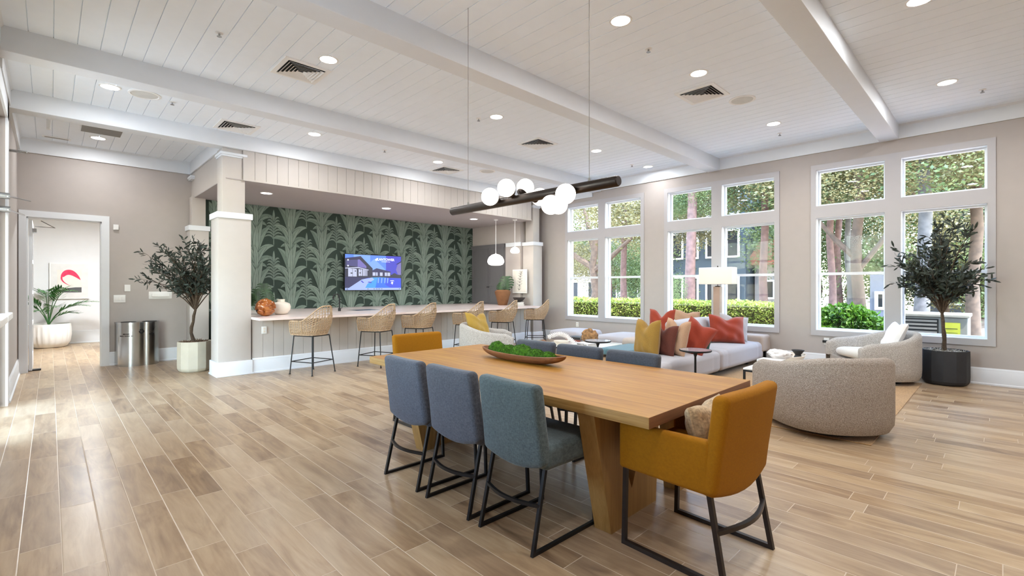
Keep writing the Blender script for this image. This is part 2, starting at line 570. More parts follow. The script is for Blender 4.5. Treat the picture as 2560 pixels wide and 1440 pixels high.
struct(MB().box(-3.6, XL - .2, -1.0, 10.4, 3.30, 3.45).box(-3.5, -3.3, -.9, -.7, -.12, 3.3).box(-3.5, -3.3, 4.9, 5.1, -.12, 3.3).box(-3.5, -3.3, 10.1, 10.3, -.12, 3.3).build('added_sky_blocker', M['white'], smooth=False))  # added unseen canopy on posts, cuts the sky light reaching the left openings

def panelled(mb, a0, a1, z0, z1, fn, pitch=0.155, w=0.006, d=0.008):
    """upright boards on a vertical face: fn(a, depth, z) -> point"""
    prof = [(a0, 0)]
    a = a0 + pitch
    while a < a1 - 0.03:
        prof += [(a - w / 2, 0), (a - w / 4, d), (a + w / 4, d), (a + w / 2, 0)]
        a += pitch
    prof.append((a1, 0))
    n = len(prof)
    vs = [fn(a, dd, z0) for a, dd in prof] + [fn(a, dd, z1) for a, dd in prof]
    mb.add(vs, [(i, i + 1, i + n + 1, i + n) for i in range(n - 1)])
    return mb

# ceiling beams
def beam(n, x0, x1, y0, y1, z0, z1, lab):
    return struct(MB().rbox(x0, x1, y0, y1, z0, z1, 0.006, 2).build('trim_%d' % n, M['trim']), lab)
beam(1, XL, XW, 1.085, 1.32, 3.57, 3.84, 'white ceiling beam nearest the camera')
beam(2, XL, XW, 3.76, 4.00, 3.565, 3.84, 'white ceiling beam behind the long pendant')
beam(3, XL, XW, 6.50, 6.74, 3.555, 3.84, 'white ceiling beam third from the camera')
beam(4, XL, XW - 0.0, 8.08, 8.31, 3.44, 3.70, 'white ceiling beam over the bar front')

# window wall on the right, three groups of four lights
YO = [0.0, 2.668, 5.325]
HOLES = []
for o in YO:
    for (a, b) in ((0.14, 1.06), (1.254, 2.167)):
        HOLES.append((a + o, b + o, 2.685, 3.285))
        HOLES.append((a + o, b + o, 0.62, 2.487))
def holed_wall(name, x0, x1, y0, y1, z0, z1, holes, m, axis='Y'):
    ys = sorted({y0, y1} | {h[0] for h in holes} | {h[1] for h in holes})
    mb = MB()
    for a, b in zip(ys, ys[1:]):
        hs = sorted([(h[2], h[3]) for h in holes if h[0] <= a + 1e-6 and h[1] >= b - 1e-6])
        z = z0
        for h0, h1 in hs + [(z1, z1)]:
            if h0 > z + 1e-6:
                if axis == 'Y': mb.box(x0, x1, a, b, z, h0)
                else: mb.box(a, b, x0, x1, z, h0)
            z = h1
    return struct(mb.build(name, m, smooth=False))
holed_wall('wall_right', XW, XW + 0.22, -3.5, 10.8, 0, 3.88, HOLES, M['wall'])
def window(i, o):
    t = thing('window_%d' % i, None, None, (XW, 0.0, 0.0), kind='structure')
    y0, y1, z0, z1 = 0.058 + o, 2.243 + o, 0.53, 3.372
    fr = MB()
    x = -0.022
    fr.box(x, 0.0, y0, y1, 3.285, z1)
    fr.box(x, 0.0, y0, y1, z0, 0.62)
    fr.box(x, 0.0, y0, y0 + 0.082, 0.62, 3.285)
    fr.box(x, 0.0, y1 - 0.076, y1, 0.62, 3.285)
    fr.box(x, 0.0, 1.06 + o, 1.254 + o, 0.62, 3.285)
    fr.box(x, 0.0, 0.14 + o, 1.06 + o, 2.487, 2.685)
    fr.box(x, 0.0, 1.254 + o, 2.167 + o, 2.487, 2.685)
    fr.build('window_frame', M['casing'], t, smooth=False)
    s = MB()
    for (a, b) in ((0.14 + o, 1.06 + o), (1.254 + o, 2.167 + o)):
        for (c, d, rail) in ((2.685, 3.285, 0), (0.62, 2.487, 1)):
            s.frame(0.10, 0.16, a, b, c, d, .03, .035, .03)
            if rail: s.box(0.095, 0.15, a + .031, b - .031, 1.535, 1.58)
            s.frame(0.0, 0.0995, a, b, c, d, .004, .006, .004)
    s.build('window_sash', M['trim'], t, smooth=False)
    for (a, b) in ((0.14 + o, 1.06 + o), (1.254 + o, 2.167 + o)):
        for (c, d) in ((2.72, 3.255), (1.58, 2.457), (0.655, 1.535)):
            MB().box(0.125, 0.131, a + .03, b - .03, c, d).build('window_pane', M['glass'], t, smooth=False)
for i, o in enumerate(YO): window(i + 1, o)

# left outer wall with glazed doors and an added, unseen window for fill light
LH = [(2.3, 3.7, 0.9, 3.2), (5.85, 7.80, 0.0, 3.25)]
holed_wall('wall_left', XL - 0.2, XL, -3.5, YD, 0, 3.88, LH, M['wall'])
w4 = thing('window_4', None, None, (XL, 0, 0), kind='structure')  # added out of view to throw side light on the dining chairs
MB().box(-0.14, -0.06, 2.3, 2.36, .9, 3.2).box(-0.14, -0.06, 3.64, 3.7, .9, 3.2).box(-0.14, -0.06, 2.36, 3.64, .9, .96).box(-0.14, -0.06, 2.36, 3.64, 3.14, 3.2).build('window_frame', M['trim'], w4, smooth=False)
MB().box(-0.103, -0.097, 2.36, 3.64, .96, 3.14).build('window_pane', M['glass'], w4, smooth=False)
dr = thing('door_2', None, None, (XL, 0, 0), kind='structure')
f = MB()
for y in (5.85, 6.80, 7.74): f.box(-0.12, -0.05, y, y + .06, 0, 3.25)
f.box(-0.12, -0.05, 5.85, 7.80, 2.25, 2.33); f.box(-0.12, -0.05, 5.85, 7.80, 3.17, 3.25)
f.build('door_frame', M['trim'], dr, smooth=False)
g = MB()
for y in (7.70,): g.box(-0.10, -0.045, y, y + .04, 0.02, 3.17)
g.build('door_gasket', M['black'], dr, smooth=False)
for (a, b) in ((5.91, 6.80), (6.86, 7.72)):
    MB().box(-0.10, -0.094, a, b, 0.05, 2.25).build('door_pane', M['glass'], dr, smooth=False)
    MB().box(-0.10, -0.094, a, b, 2.33, 3.17).build('door_pane', M['glass'], dr, smooth=False)
    h = MB().rbox(0.015, 0.065, a + .05, b - .03, 0.99, 1.06, 0.012, 2)
    h.box(-0.06, 0.02, a + .06, a + .12, 1.0, 1.05); h.box(-0.06, 0.02, b - .12, b - .06, 1.0, 1.05)
    h.build('push_bar', M['white'], dr)
c = MB()
c.box(0.0, 0.02, 7.80, 8.0, 0, 3.45); c.box(0.0, 0.02, 5.65, 5.85, 0, 3.45); c.box(0.0, 0.02, 5.65, 8.0, 3.25, 3.45)
c.build('door_casing', M['trim'], dr, smooth=False)
for (z, py, lab, x2, y2, z2) in ((2.34, 7.60, 'upper silver door closer arm reaching out above the glass entrance doors', 0.19, 8.2, 2.38), (2.20, 7.66, 'lower silver door closer arm just above the glass entrance doors', 0.13, 8.55, 2.24)):
    t = thing('door_closer', lab, 'door closer', (XL, py, z), group='closers over the glass entrance doors')
    MB().tube([(-0.05, 0, 0), (0.045, 0, 0)], 0.035, 14).build('closer_body', M['chrome'], t)
    MB().tube([(0.03, 0.0, 0), (x2, y2 - py, z2 - z)], 0.008, 6).tube([(0.03, -0.05, -0.01), (x2 - .01, y2 - py, z2 - z)], 0.006, 6).build('closer_arm', M['chrome'], t)
for (z, x2, lab) in ((3.515, 0.075, 'grey metal bar jutting from the left wall just below the ceiling'), (3.01, 0.16, 'grey metal bar jutting from the left wall above the entrance doors')):
    o_ = MB().rbox(-0.02, x2, -0.02, 0.02, -0.014, 0.014, 0.004, 2).rbox(-0.02, x2 - .01, -0.05, -0.02, -0.006, 0.006, 0.003, 2).build('metal_bracket', M['chrome'], loc=(XL, 8.45, z))
    tag(o_, lab, 'bracket', 'metal bars on the left wall')

# rear wall behind the camera, with big windows
struct(MB().box(XL - .2, XW + .22, -3.7, -3.5, 0, 3.88).build('wall_rear', M['wall'], smooth=False))

# door wall with the opening to the hall
DX0, DX1, DZ = -0.262, 0.625, 2.435
holed_wall('wall_back', YD, YD + 0.15, XL - .2, 9.43, 0, 3.88, [(DX0, DX1, 0, DZ)], M['wall'], 'X')
d1 = thing('door_1', None, None, (0, YD, 0), kind='structure')
c = MB()
c.box(DX1, DX1 + .10, -0.025, 0.0, 0, DZ + .10); c.box(DX0 - .085, DX0, -0.025, 0.0, 0, DZ + .10); c.box(DX0, DX1, -0.025, 0.0, DZ, DZ + .10)
c.box(DX1 - .015, DX1, 0, .15, 0, DZ); c.box(DX0, DX0 + .015, 0, .15, 0, DZ); c.box(DX0, DX1, 0, .15, DZ - .015, DZ)
c.build('door_casing', M['trim'], d1, smooth=False)
lf = MB()
X0, X1 = DX0 + .02, DX0 + .06
lf.box(X0, X1, .16, .28, 0.01, DZ - .03); lf.box(X0, X1, .92, 1.03, 0.01, DZ - .03)
for z0, z1 in ((0.01, .25), (.72, .78), (1.22, 1.28), (1.72, 1.78), (DZ - .13, DZ - .03)): lf.box(X0, X1, .28, .92, z0, z1)
lf.build('door_leaf', M['trim'], d1, smooth=False)
MB().box(X0 + .017, X0 + .023, .28, .92, .25, DZ - .13).build('door_pane', M['glass'], d1, smooth=False)
MB().box(X1, X1 + .05, .20, .44, DZ - .22, DZ - .16).tube([(X1 + .03, .30, DZ - .12), (X1 + .26, .12, DZ - .14), (X1 + .10, .02, DZ - .05)], .007, 6).build('door_closer_arm', M['chrome'], d1)
MB().box(X0 - .05, X1 + .10, 0.17, .30, 0.0, 0.02).build('door_stop', M['black'], d1, smooth=False)

# hall behind the door
struct(MB().box(-3.2, 3.2, 15.3, 15.45, 0, 3.1).build('wall_hall_end', M['hall'], smooth=False))
struct(MB().box(-3.3, -3.2, YD, 15.45, 0, 3.1).build('wall_hall_left', M['hall'], smooth=False))
struct(MB().box(3.1, 3.2, YD + .15, 15.45, 0, 3.1).build('wall_hall_right', M['hall'], smooth=False))
struct(MB().box(-3.2, XL - .2, YD, YD + .12, 0, 3.1).build('wall_hall_front', M['hall'], smooth=False))
struct(MB().box(-3.3, 3.2, YD + .15, 15.45, 3.0, 3.1).build('ceiling_hall', M['white'], smooth=False))

def base_run(name, p0, p1, nrm, h=0.232, t=0.022, m='trim'):
    """baseboard along p0-p1, nrm points into the room"""
    (x0, y0), (x1, y1) = p0, p1
    L = math.hypot(x1 - x0, y1 - y0)
    ux, uy = (x1 - x0) / L, (y1 - y0) / L
    prof = [(0, 0), (t + .012, 0), (t + .012, .018), (t, .03), (t, h - .05), (t - .006, h - .035), (t - .006, h - .02), (t - .014, h - .008), (t - .016, h), (0, h)]
    return struct(MB().prism(prof, lambda a, b, d: (x0 + ux * d * L + nrm[0] * a, y0 + uy * d * L + nrm[1] * a, b), 0, 1).build(name, M[m], smooth=True, angle=25, fixn=True))
base_run('baseboard_right', (XW, -3.5), (XW, 8.5), (-1, 0))
base_run('baseboard_back', (DX1 + .10, YD), (1.8, YD), (0, -1))
base_run('baseboard_left', (XL, 8.0), (XL, YD), (1, 0))
base_run('baseboard_bar', (2.25, 8.10), (8.50, 8.10), (0, -1))
base_run('baseboard_hall', (-3.2, 15.3), (3.2, 15.3), (0, -1), h=.30)
def crown_run(name, p0, p1, nrm, ztop, h=0.22, t=0.03):
    (x0, y0), (x1, y1) = p0, p1
    prof = [(0, 0), (t, 0), (t, h - .03), (t + .02, h), (0, h)]
    return struct(MB().prism([(a, b) for a, b in prof], lambda a, b, d: (x0 + (x1 - x0) * d + nrm[0] * a, y0 + (y1 - y0) * d + nrm[1] * a, ztop - h + b), 0, 1).build(name, M['trim'], smooth=False, fixn=True))
crown_run('trim_5', (XW, -3.5), (XW, 6.5), (-1, 0), CZ, 0.215)
crown_run('trim_6', (XW, 6.74), (XW, 8.5), (-1, 0), CZ2, 0.2)
crown_run('trim_7', (XL, YD), (1.9, YD), (0, -1), CZ2, 0.225)
crown_run('trim_8', (XL, -3.5), (XL, 6.5), (1, 0), CZ, 0.215)
crown_run('trim_9', (XL, 6.74), (XL, YD), (1, 0), CZ2, 0.2)

# soffit over the bar
s = MB()
panelled(s, 2.13, 8.55, 2.98, 3.46, lambda a, d, z: (a, 8.12 + d, z), 0.165)
s.box(1.90, 8.55, 8.14, YD, 2.99, 3.66)
s.box(2.13, 8.55, 8.105, 8.13, 2.975, 3.0)
struct(s.build('wall_soffit', M['panelling'], smooth=False), 'panelled soffit over the bar')
struct(MB().box(1.90, 8.55, 8.13, YD, 2.975, 2.99).build('ceiling_bar', M['soffit'], smooth=False))
struct(MB().rbox(1.87, 1.90, 8.31, YD, 3.44, 3.66, .004, 1).build('trim_10', M['trim']))

# free-standing column at the bar's left end and its half column at the door wall
def column(name, x0, x1, y0, y1, lab, ztop=3.44, right=True):
    t = thing(name, None, None, ((x0 + x1) / 2, (y0 + y1) / 2, 0), kind='structure')
    t['label'] = lab
    cx, cy, hx, hy = (x0 + x1) / 2, (y0 + y1) / 2, (x1 - x0) / 2, (y1 - y0) / 2
    lo = MB()
    lo.rbox(-hx + .02, hx - .02, -hy + .02, hy - .02, 0, 2.40, .004, 1)
    lo.build('shaft', M['panelling'], t)
    MB().rbox(-hx, hx, -hy, hy, 2.37, 2.46, .006, 2).build('ledge', M['trim'], t)
    b = MB().rbox(-hx, hx, -hy, hy, 0, .215, .008, 2)
    b.rbox(-hx - .012, hx + .012, -hy - .012, hy + .012, 0, .022, .006, 1)
    b.build('plinth', M['trim'], t)
    ux, uy = hx * .63, hy * .66
    MB().rbox(-ux, ux, -uy, uy, 2.46, ztop, .004, 1).build('upper_shaft', M['panelling'], t)
    MB().rbox(-ux - .03, ux + .03, -uy - .03, uy + .03, 3.335, 3.375, .008, 2).rbox(-ux - .015, ux + .015, -uy - .015, uy + .015, 3.31, 3.335, .004, 1).build('capital', M['trim'], t)
    return t
column('wall_column', 1.765, 2.25, 8.06, 8.53, 'square white column at the left end of the bar')
column('wall_column', 1.80, 2.14, 10.25, 10.60, 'half column on the door wall behind the olive tree', 3.0)
column('wall_column', 8.60, 8.965, 8.10, 8.50, 'half column between the bar nook and the windows')

# nook block on the right of the bar, wallpaper wall
struct(MB().box(8.55, XW, 8.5, YD, 0, 3.7).build('wall_nook', M['wall'], smooth=False))
struct(MB().rbox(8.52, 8.56, 8.48, 9.02, 2.37, 2.47, .004, 1).rbox(8.96, XW, 8.47, 8.5, 2.37, 2.46, .004, 1).build('trim_11', M['trim'], smooth=False))
struct(MB().box(1.9, 8.55, 10.40, YD, 0.0, 3.0).build('wall_bar', plain('wallpaper_ground', (40, 56, 48), 0.8), smooth=False))

# bar front
s = MB()
panelled(s, 2.25, 8.50, 0.0, 0.84, lambda a, d, z: (a, 8.10 + d, z), 0.155)
s.box(2.25, 8.50, 8.112, 8.30, 0.0, 0.84)
struct(s.build('wall_bar_front', M['panelling'], smooth=False), 'panelled front of the bar')
t = thing('bar_counter', 'long pale pink-white stone counter top running along the bar', 'counter', (2.2, 7.62, 0.84))
MB().prism([(0.02, 0), (6.30, 0), (6.30, 2.775), (0.06, 2.775), (0.06, .43), (0.02, .43)], lambda a, b, d: (a, b, d), 0, .035).build('countertop', M['quartz'], t, smooth=False)
MB().box(2.05, 2.55, 1.05, 1.5, .0352, .037).build('sink', M['chrome'], t)
# ---------------------------------------------------------------- leaf wallpaper (flat print on the bar wall)
def bez(p0, p1, p2, n):
    out = []
    for i in range(n + 1):
        t = i / n
        out.append(((1 - t) ** 2 * p0[0] + 2 * t * (1 - t) * p1[0] + t * t * p2[0], (1 - t) ** 2 * p0[1] + 2 * t * (1 - t) * p1[1] + t * t * p2[1]))
    return out
def blade(p0, p1, p2, w, n=9, w0=0.15, grow=0.0):
    """outline of a pointed leaf around a curved midrib"""
    c = bez(p0, p1, p2, n)
    L, Rr = [], []
    for i, (x, y) in enumerate(c):
        t = i / n
        a, b = c[max(0, i - 1)], c[min(n, i + 1)]
        dx, dy = b[0] - a[0], b[1] - a[1]
        l = math.hypot(dx, dy) or 1
        ww = (w * (w0 * (1 - t) + math.sin(PI * min(1, t * 0.93 + 0.07)) ** 0.75 * (1 - w0)) if t < 1 else 0) / 2 + (grow if 0 < t < 1 else grow * .5)
        L.append((x - dy / l * ww, y + dx / l * ww)); Rr.append((x + dy / l * ww, y - dx / l * ww))
    return L, Rr, c
WX0, WX1, WZ0, WZ1, WY = 2.145, 8.548, 0.876, 2.974, 10.399
wp = MB()
rw = random.Random(5)
layer = [0]
def clip_poly(poly):
    def cl(ps, ins, inter):
        out = []
        for i, b in enumerate(ps):
            a = ps[i - 1]
            if ins(b):
                if not ins(a): out.append(inter(a, b))
                out.append(b)
            elif ins(a): out.append(inter(a, b))
        return out
    for ax, lim, sg in ((0, WX0, 1), (0, WX1, -1), (1, WZ0, 1), (1, WZ1, -1)):
        if not poly: return poly
        poly = cl(poly, lambda p: (p[ax] - lim) * sg >= 0,
                  lambda a, b: tuple(a[k] + (b[k] - a[k]) * ((lim - a[ax]) / ((b[ax] - a[ax]) or 1e-9)) for k in (0, 1)))
    return poly
def strip(L, Rr, mat):
    layer[0] += 1
    y = WY - 0.000004 * layer[0]
    for i in range(len(L) - 1):
        q = clip_poly([L[i], L[i + 1], Rr[i + 1], Rr[i]])
        if len(q) >= 3: wp.add([(a, y, b) for a, b in q], [tuple(range(len(q)))], mat)
def wleaf(x, z, sx, p0, p1, p2, w, tone, veins=True):
    P = [(x + sx * a, z + b) for a, b in (p0, p1, p2)]
    if max(p[0] for p in P) < WX0 - .3 or min(p[0] for p in P) > WX1 + .3 or max(p[1] for p in P) < WZ0 - .1 or min(p[1] for p in P) > WZ1 + .1: return
    L, Rr, c = blade(*P, w, grow=0.005)
    strip(L, Rr, 1)
    L, Rr, c = blade(*P, w)
    strip(L, c, tone); strip(c, Rr, tone + 1 if tone < 4 else tone)
    L, Rr, c = blade(*P, 0.007, w0=0.9)
    strip(L, Rr, 1)
def big_plant(x, z):
    for sx in (-1, 1):
        wleaf(x, z, sx, (0.0, .16), (.10, .52), (.34, .50), .13, 3)
        wleaf(x, z, sx, (0.0, .30), (.04, .76), (.26, .88), .14, 2)
        wleaf(x, z, sx, (0.0, .06), (.12, .34), (.36, .22), .11, 2)
        wleaf(x, z, sx, (0.0, .30), (.00, .70), (.12, 1.02), .12, 3)
        wleaf(x, z, sx, (0.0, .10), (.07, .40), (.20, .48), .10, 3)
        wleaf(x, z, sx, (0.0, -.04), (.05, .20), (.20, .06), .09, 2)
    wleaf(x, z, 1, (0, .26), (-.03, .60), (.02, .90), .11, 4)
    wleaf(x, z, -1, (0, .06), (-.02, .30), (.04, .50), .09, 4)
    L, Rr, c = blade((x, z - .3), (x, z + .1), (x, z + .35), .035, w0=.8)
    strip(L, Rr, 2)
def fern_plant(x, z):
    for k in range(7):
        h = .02 + k * .06
        for sx in (-1, 1):
            wleaf(x, z, sx, (0, h), (.07, h + .13), (.19 - k * .014, h + .02 + k * .008), .034, 3)
    wleaf(x, z, 1, (0, .40), (0, .5), (0, .62), .045, 3)
    L, Rr, c = blade((x, z - .1), (x, z + .2), (x, z + .45), .016, w0=.8)
    strip(L, Rr, 3)
PX, PZ = 0.66, 0.84
for r_ in range(5, -4, -1):
    for cI in range(-1, 11):
        big_plant(2.30 + cI * PX, 0.42 + r_ * PZ - (.42 if cI % 2 else 0))
        fern_plant(2.30 + (cI + .5) * PX, 0.20 + r_ * PZ - (.42 if cI % 2 else 0))
wpo = wp.build('wall_papered', [plain('print_ground', (36, 50, 44), 0.8), plain('print_line', (44, 58, 52), 0.8), plain('print_leaf', (96, 112, 102), 0.8, var=.08), plain('print_leaf_mid', (110, 126, 115), 0.8, var=.08), plain('print_leaf_light', (118, 132, 122), 0.8, var=.08), plain('print_leaf_pale', (108, 122, 114), 0.8)], smooth=False)
struct(wpo, 'dark green wallpaper printed with banana leaves')

# ---------------------------------------------------------------- television
TX, TY, TZ, TW, TH_ = 4.765, 10.33, 1.262, 1.43, 0.815
tv = thing('television', 'wall-mounted flat television showing a blue pool scene on the leafy wall', 'television', (TX, TY, TZ))
MB().rbox(-.012, TW + .012, -.03, .03, -.014, TH_ + .012, .006, 2).build('bezel', M['blackplastic'], tv)
MB().box(TW * .4, TW * .6, .03, .068, .2, .6).build('wall_mount', M['black'], tv, smooth=False)
MB().rbox(TW * .45, TW * .57, -.035, .0, TH_ + .008, TH_ + .03, .006, 2).build('webcam', M['blackplastic'], tv)
scol = [(90, 140, 245), (130, 175, 255), (60, 60, 210), (24, 20, 60), (70, 66, 130), (200, 205, 235), (40, 70, 235), (60, 160, 240), (170, 190, 245), (30, 24, 90), (120, 110, 190), (235, 240, 255), (30, 110, 245)]
smats = [emit('screen_%d' % i, c_, 0.9, 0.01) for i, c_ in enumerate(scol)]
sb = MB()
sl = [0]
def spoly(pts, m_):
    sl[0] += 1
    sb.add([(a * TW, -0.031 - 0.00008 * sl[0], b * TH_) for a, b in pts], [tuple(range(len(pts)))], m_)
def gradrect(x0, x1, z0, z1, ms):
    for i, m_ in enumerate(ms): spoly([(x0 + (x1 - x0) * i / len(ms), z0), (x0 + (x1 - x0) * (i + 1) / len(ms), z0), (x0 + (x1 - x0) * (i + 1) / len(ms), z1), (x0 + (x1 - x0) * i / len(ms), z1)], m_)
spoly([(0, 0), (1, 0), (1, 1), (0, 1)], 0)
gradrect(0.0, 1, .4, 1, [0, 1, 1, 0, 0, 2, 2])
spoly([(.30, .6), (.5, .9), (.7, .6), (.6, .45), (.4, .45)], 1)
spoly([(0, .06), (1, .06), (1, .42), (0, .42)], 6)
spoly([(0, .36), (1, .33), (1, .45), (0, .45)], 3)
spoly([(.06, .06), (.28, .30), (.46, .36), (.60, .37), (1, .34), (1, .06)], 7)
spoly([(.52, .06), (.56, .36), (1, .35), (1, .06)], 12)
spoly([(.7, .15), (.72, .36), (1, .35), (1, .06), (.8, .06)], 6)
spoly([(.06, .06), (.28, .30), (.46, .36), (.50, .30), (.38, .18), (.34, .06)], 8)
spoly([(0, .06), (.06, .06), (.28, .30), (.40, .35), (0, .37)], 9)
for k, x in enumerate((.56, .62, .68, .73)): spoly([(x, .20), (x + .02, .2), (x + .03, .35), (x + .005, .35)], 1)
spoly([(.38, .22), (.44, .20), (.46, .23), (.40, .24)], 2); spoly([(.26, .26), (.30, .20), (.32, .21), (.28, .27)], 2)
spoly([(0, .38), (0, .88), (.26, .96), (.47, .62), (.47, .38)], 3)
spoly([(.02, .68), (.02, .84), (.21, .86), (.21, .66)], 4)
spoly([(.21, .66), (.21, .86), (.24, .87), (.36, .68), (.36, .62)], 10)
spoly([(0, .86), (0, .89), (.26, .955), (.275, .93), (.22, .885)], 9)
spoly([(.0, .62), (.22, .65), (.4, .58), (.4, .56), (.22, .62), (.0, .6)], 5)
for x0, x1 in ((.05, .12), (.125, .195), (.225, .26), (.265, .29), (.30, .325), (.33, .35), (.36, .375)):
    spoly([(x0, .38 + (0.02 if x0 > .2 else 0)), (x1, .38 + (0.02 if x0 > .2 else 0)), (x1, .60 - x0 * .08), (x0, .61 - x0 * .06)], 5)
for (a, b, c_) in ((.09, .46, .03), (.16, .52, .02), (.24, .47, .02)): spoly([(a, b), (a + c_, b), (a + c_, b + .03), (a, b + .03)], 3)
spoly([(.46, .40), (.46, .56), (.54, .63), (.80, .54), (.80, .40)], 9)
for x0, x1 in ((.47, .52), (.53, .56), (.60, .65), (.69, .73), (.74, .79)): spoly([(x0, .41), (x1, .41), (x1, .51), (x0, .51)], 5)
spoly([(.90, .6), (.93, .75), (1, .83), (1, .45), (.94, .45)], 10); spoly([(.9, .76), (1, .86), (1, .83), (.93, .76)], 3)
spoly([(.8, .38), (.84, .48), (.88, .50), (.92, .46), (1, .44), (1, .36)], 3)
spoly([(0, 0), (1, 0), (1, .062), (0, .062)], 8)
for x in (.02, .035, .38, .49, .53, .56, .59, .63, .96): spoly([(x, .02), (x + .012, .02), (x + .012, .042), (x, .042)], 3)
for zz in (.84, .68): spoly([(.035, zz - .02), (.06, zz - .02), (.06, zz + .02), (.035, zz + .02)], 11)
spoly([(.51, .86), (.54, .84), (.565, .87), (.57, .93), (.54, .92), (.515, .89)], 11)
spoly([(.80, .20), (.825, .25), (.85, .22), (.83, .15), (.82, .18)], 11); spoly([(.79, .26), (.87, .26), (.85, .285), (.79, .28)], 11)
sb.build('screen', smats, tv, smooth=False)
MW = Matrix.Rotation(R(90), 4, 'X')
textmesh('LANTOWER', 0.082, M['tvtext'], 'screen_lettering', tv, Matrix.Translation((.71 * TW, -.038, .855 * TH_)) @ MW, 0.001)
textmesh('R E S I D E N T I A L', 0.026, M['tvtext'], 'screen_lettering', tv, Matrix.Translation((.71 * TW, -.038, .812 * TH_)) @ MW)

# ---------------------------------------------------------------- ceiling fittings
def add_spot(parent, w, ang=150, blend=0.6, z=-0.03, r=0.09):
    l = bpy.data.lights.new('lamp_light', 'AREA')
    l.shape = 'DISK'; l.size = r * 2; l.energy = w
    l.color = (0.985, 0.985, 1.0)
    lo = bpy.data.objects.new('lamp_light', l)
    C.objects.link(lo); lo.parent = parent; lo.location = (0, 0, z)
    return lo
def make_downlight(lab, loc, r=0.085):
    t = thing('recessed_downlight', lab, 'ceiling light', loc, 0, 'recessed ceiling downlights')
    MB().lathe([(r, -.006), (r + .016, -.005), (r + .018, .0), (r, .0), (r, -.006)], 32).build('trim_ring', M['white'], t)
    MB().lathe([(1e-6, -.004), (r, -.004)], 32).build('lens', M['lens'], t, smooth=False)
    add_spot(t, LAMP_W, z=-0.012)
    return t
DL = [((3.76, 2.44, CZ), 'large round downlight in the ceiling right beside the pendant cable'),
      ((5.33, 2.42, CZ), 'round downlight beside the square vent in the ceiling over the lounge'),
      ((7.79, 2.39, CZ), 'round downlight in the middle ceiling bay closest to the window wall'),
      ((7.70, .46, CZ), 'round downlight between the nearest beam and the window wall'),
      ((5.32, .49, CZ), 'round downlight cut by the top edge beyond the nearest beam'),
      ((2.15, 5.05, CZ), 'round downlight next to the large slatted vent above the bar side'),
      ((4.61, 5.07, CZ), 'round downlight above the pendant, next to a sprinkler'),
      ((7.06, 5.09, CZ), 'small round downlight beyond the second beam towards the windows'),
      ((8.75, 5.03, CZ), 'small round downlight nearest the window wall behind the second beam'),
      ((.50, 7.20, CZ2), 'round downlight beside the round ceiling speaker near the entrance'),
      ((2.88, 7.27, CZ2), 'round downlight between the third beam and the bar soffit, by the column'),
      ((5.17, 7.30, CZ2), 'round downlight in front of the bar soffit beside a small vent'),
      ((7.41, 7.25, CZ2), 'downlight just above the glass globes at the far end of the bar bay'),
      ((.54, 9.81, CZ2), 'round downlight over the hall doorway beside the grey grille'),
      ((2.71, 8.94, 2.975), 'downlight in the bar soffit nearest the column'),
      ((5.03, 8.94, 2.975), 'downlight in the bar soffit above the television'),
      ((7.35, 8.90, 2.975), 'downlight in the bar soffit nearest the dome pendants')]
dl0 = make_downlight(DL[0][1], DL[0][0])
for loc, lab in DL[1:]:
    d_ = dup(dl0, loc, 0, lab)
    if loc[2] < 3.2 or loc[1] > 9.5 or loc[0] > 8.5 or 7.1 < loc[1] < 7.4:
        for ch in d_.children:
            if ch.type == 'LIGHT':
                ch.data = ch.data.copy()
                ch.data.energy = LAMP_W * (.42 if loc[2] < 3.2 or loc[0] > 8.5 else .75)
for loc, lab in (((.6, .5, CZ), 'round downlight over the spot where the camera stands'), ((2.94, .49, CZ), 'round downlight above the near end of the dining table'), ((1.2, -2.0, CZ), 'round downlight behind the camera on the left'), ((3.76, -2.0, CZ), 'round downlight behind the camera, second from the left wall'), ((6.3, -2.0, CZ), 'round downlight behind the camera, third from the left wall'), ((8.3, -2.0, CZ), 'round downlight behind the camera beside the window wall')):
    dup(dl0, loc, 0, lab)
hl = thing('added_hall_lamp', 'added unseen ceiling lamp that brightens the hall behind the doorway', 'ceiling light', (0.8, 12.6, 2.995))  # added out of view as the hall's light source
MB().lathe([(.18, 0), (.18, -.03), (.15, -.05), (1e-5, -.05)], 28).build('shade', M['lampglow'], hl)
hs = add_spot(hl, 165, z=-.06, r=.3)
hs.data.color = (.93, .97, 1.0)

def make_vent(lab, loc, s=.25):
    t = thing('air_vent', lab, 'vent', loc, 0, 'square ceiling air vents')
    f = MB()
    f.frame(-.012, 0, -s, s, -s, s, .05, ax='Z')
    f.build('frame', M['white'], t, smooth=False)
    MB().box(-s + .04, s - .04, -s + .04, s - .04, -.002, -.0005).build('backing', M['dark'], t, smooth=False)
    b = MB()
    k = s - .06
    while k > .03:
        for (p, q) in (((-k, -k), (k, -k)), ((k, -k), (k, k)), ((k, k), (-k, k)), ((-k, k), (-k, -k))):
            i2 = (k - .026) / k
            b.add([(p[0], p[1], -.024), (q[0], q[1], -.024), (q[0] * i2, q[1] * i2, -.004), (p[0] * i2, p[1] * i2, -.004)], [(0, 1, 2, 3)])
        k -= .034
    b.build('louvre', M['white'], t, smooth=False)
    return t
VT = [((2.04, 5.53, CZ), 'large square slatted vent above the bar side, beside a downlight'), ((5.93, 2.65, CZ), 'square slatted vent in the ceiling over the lounge, beside a round speaker'),
      ((1.94, 7.72, CZ2), 'square slatted vent above the white column'), ((5.98, 5.53, CZ), 'small square vent beyond the second beam, right of the cable'), ((5.65, 7.70, CZ2), 'small square vent in front of the far end of the bar soffit')]
v0 = make_vent(VT[0][1], VT[0][0])
for loc, lab in VT[1:]: dup(v0, loc, 0, lab)
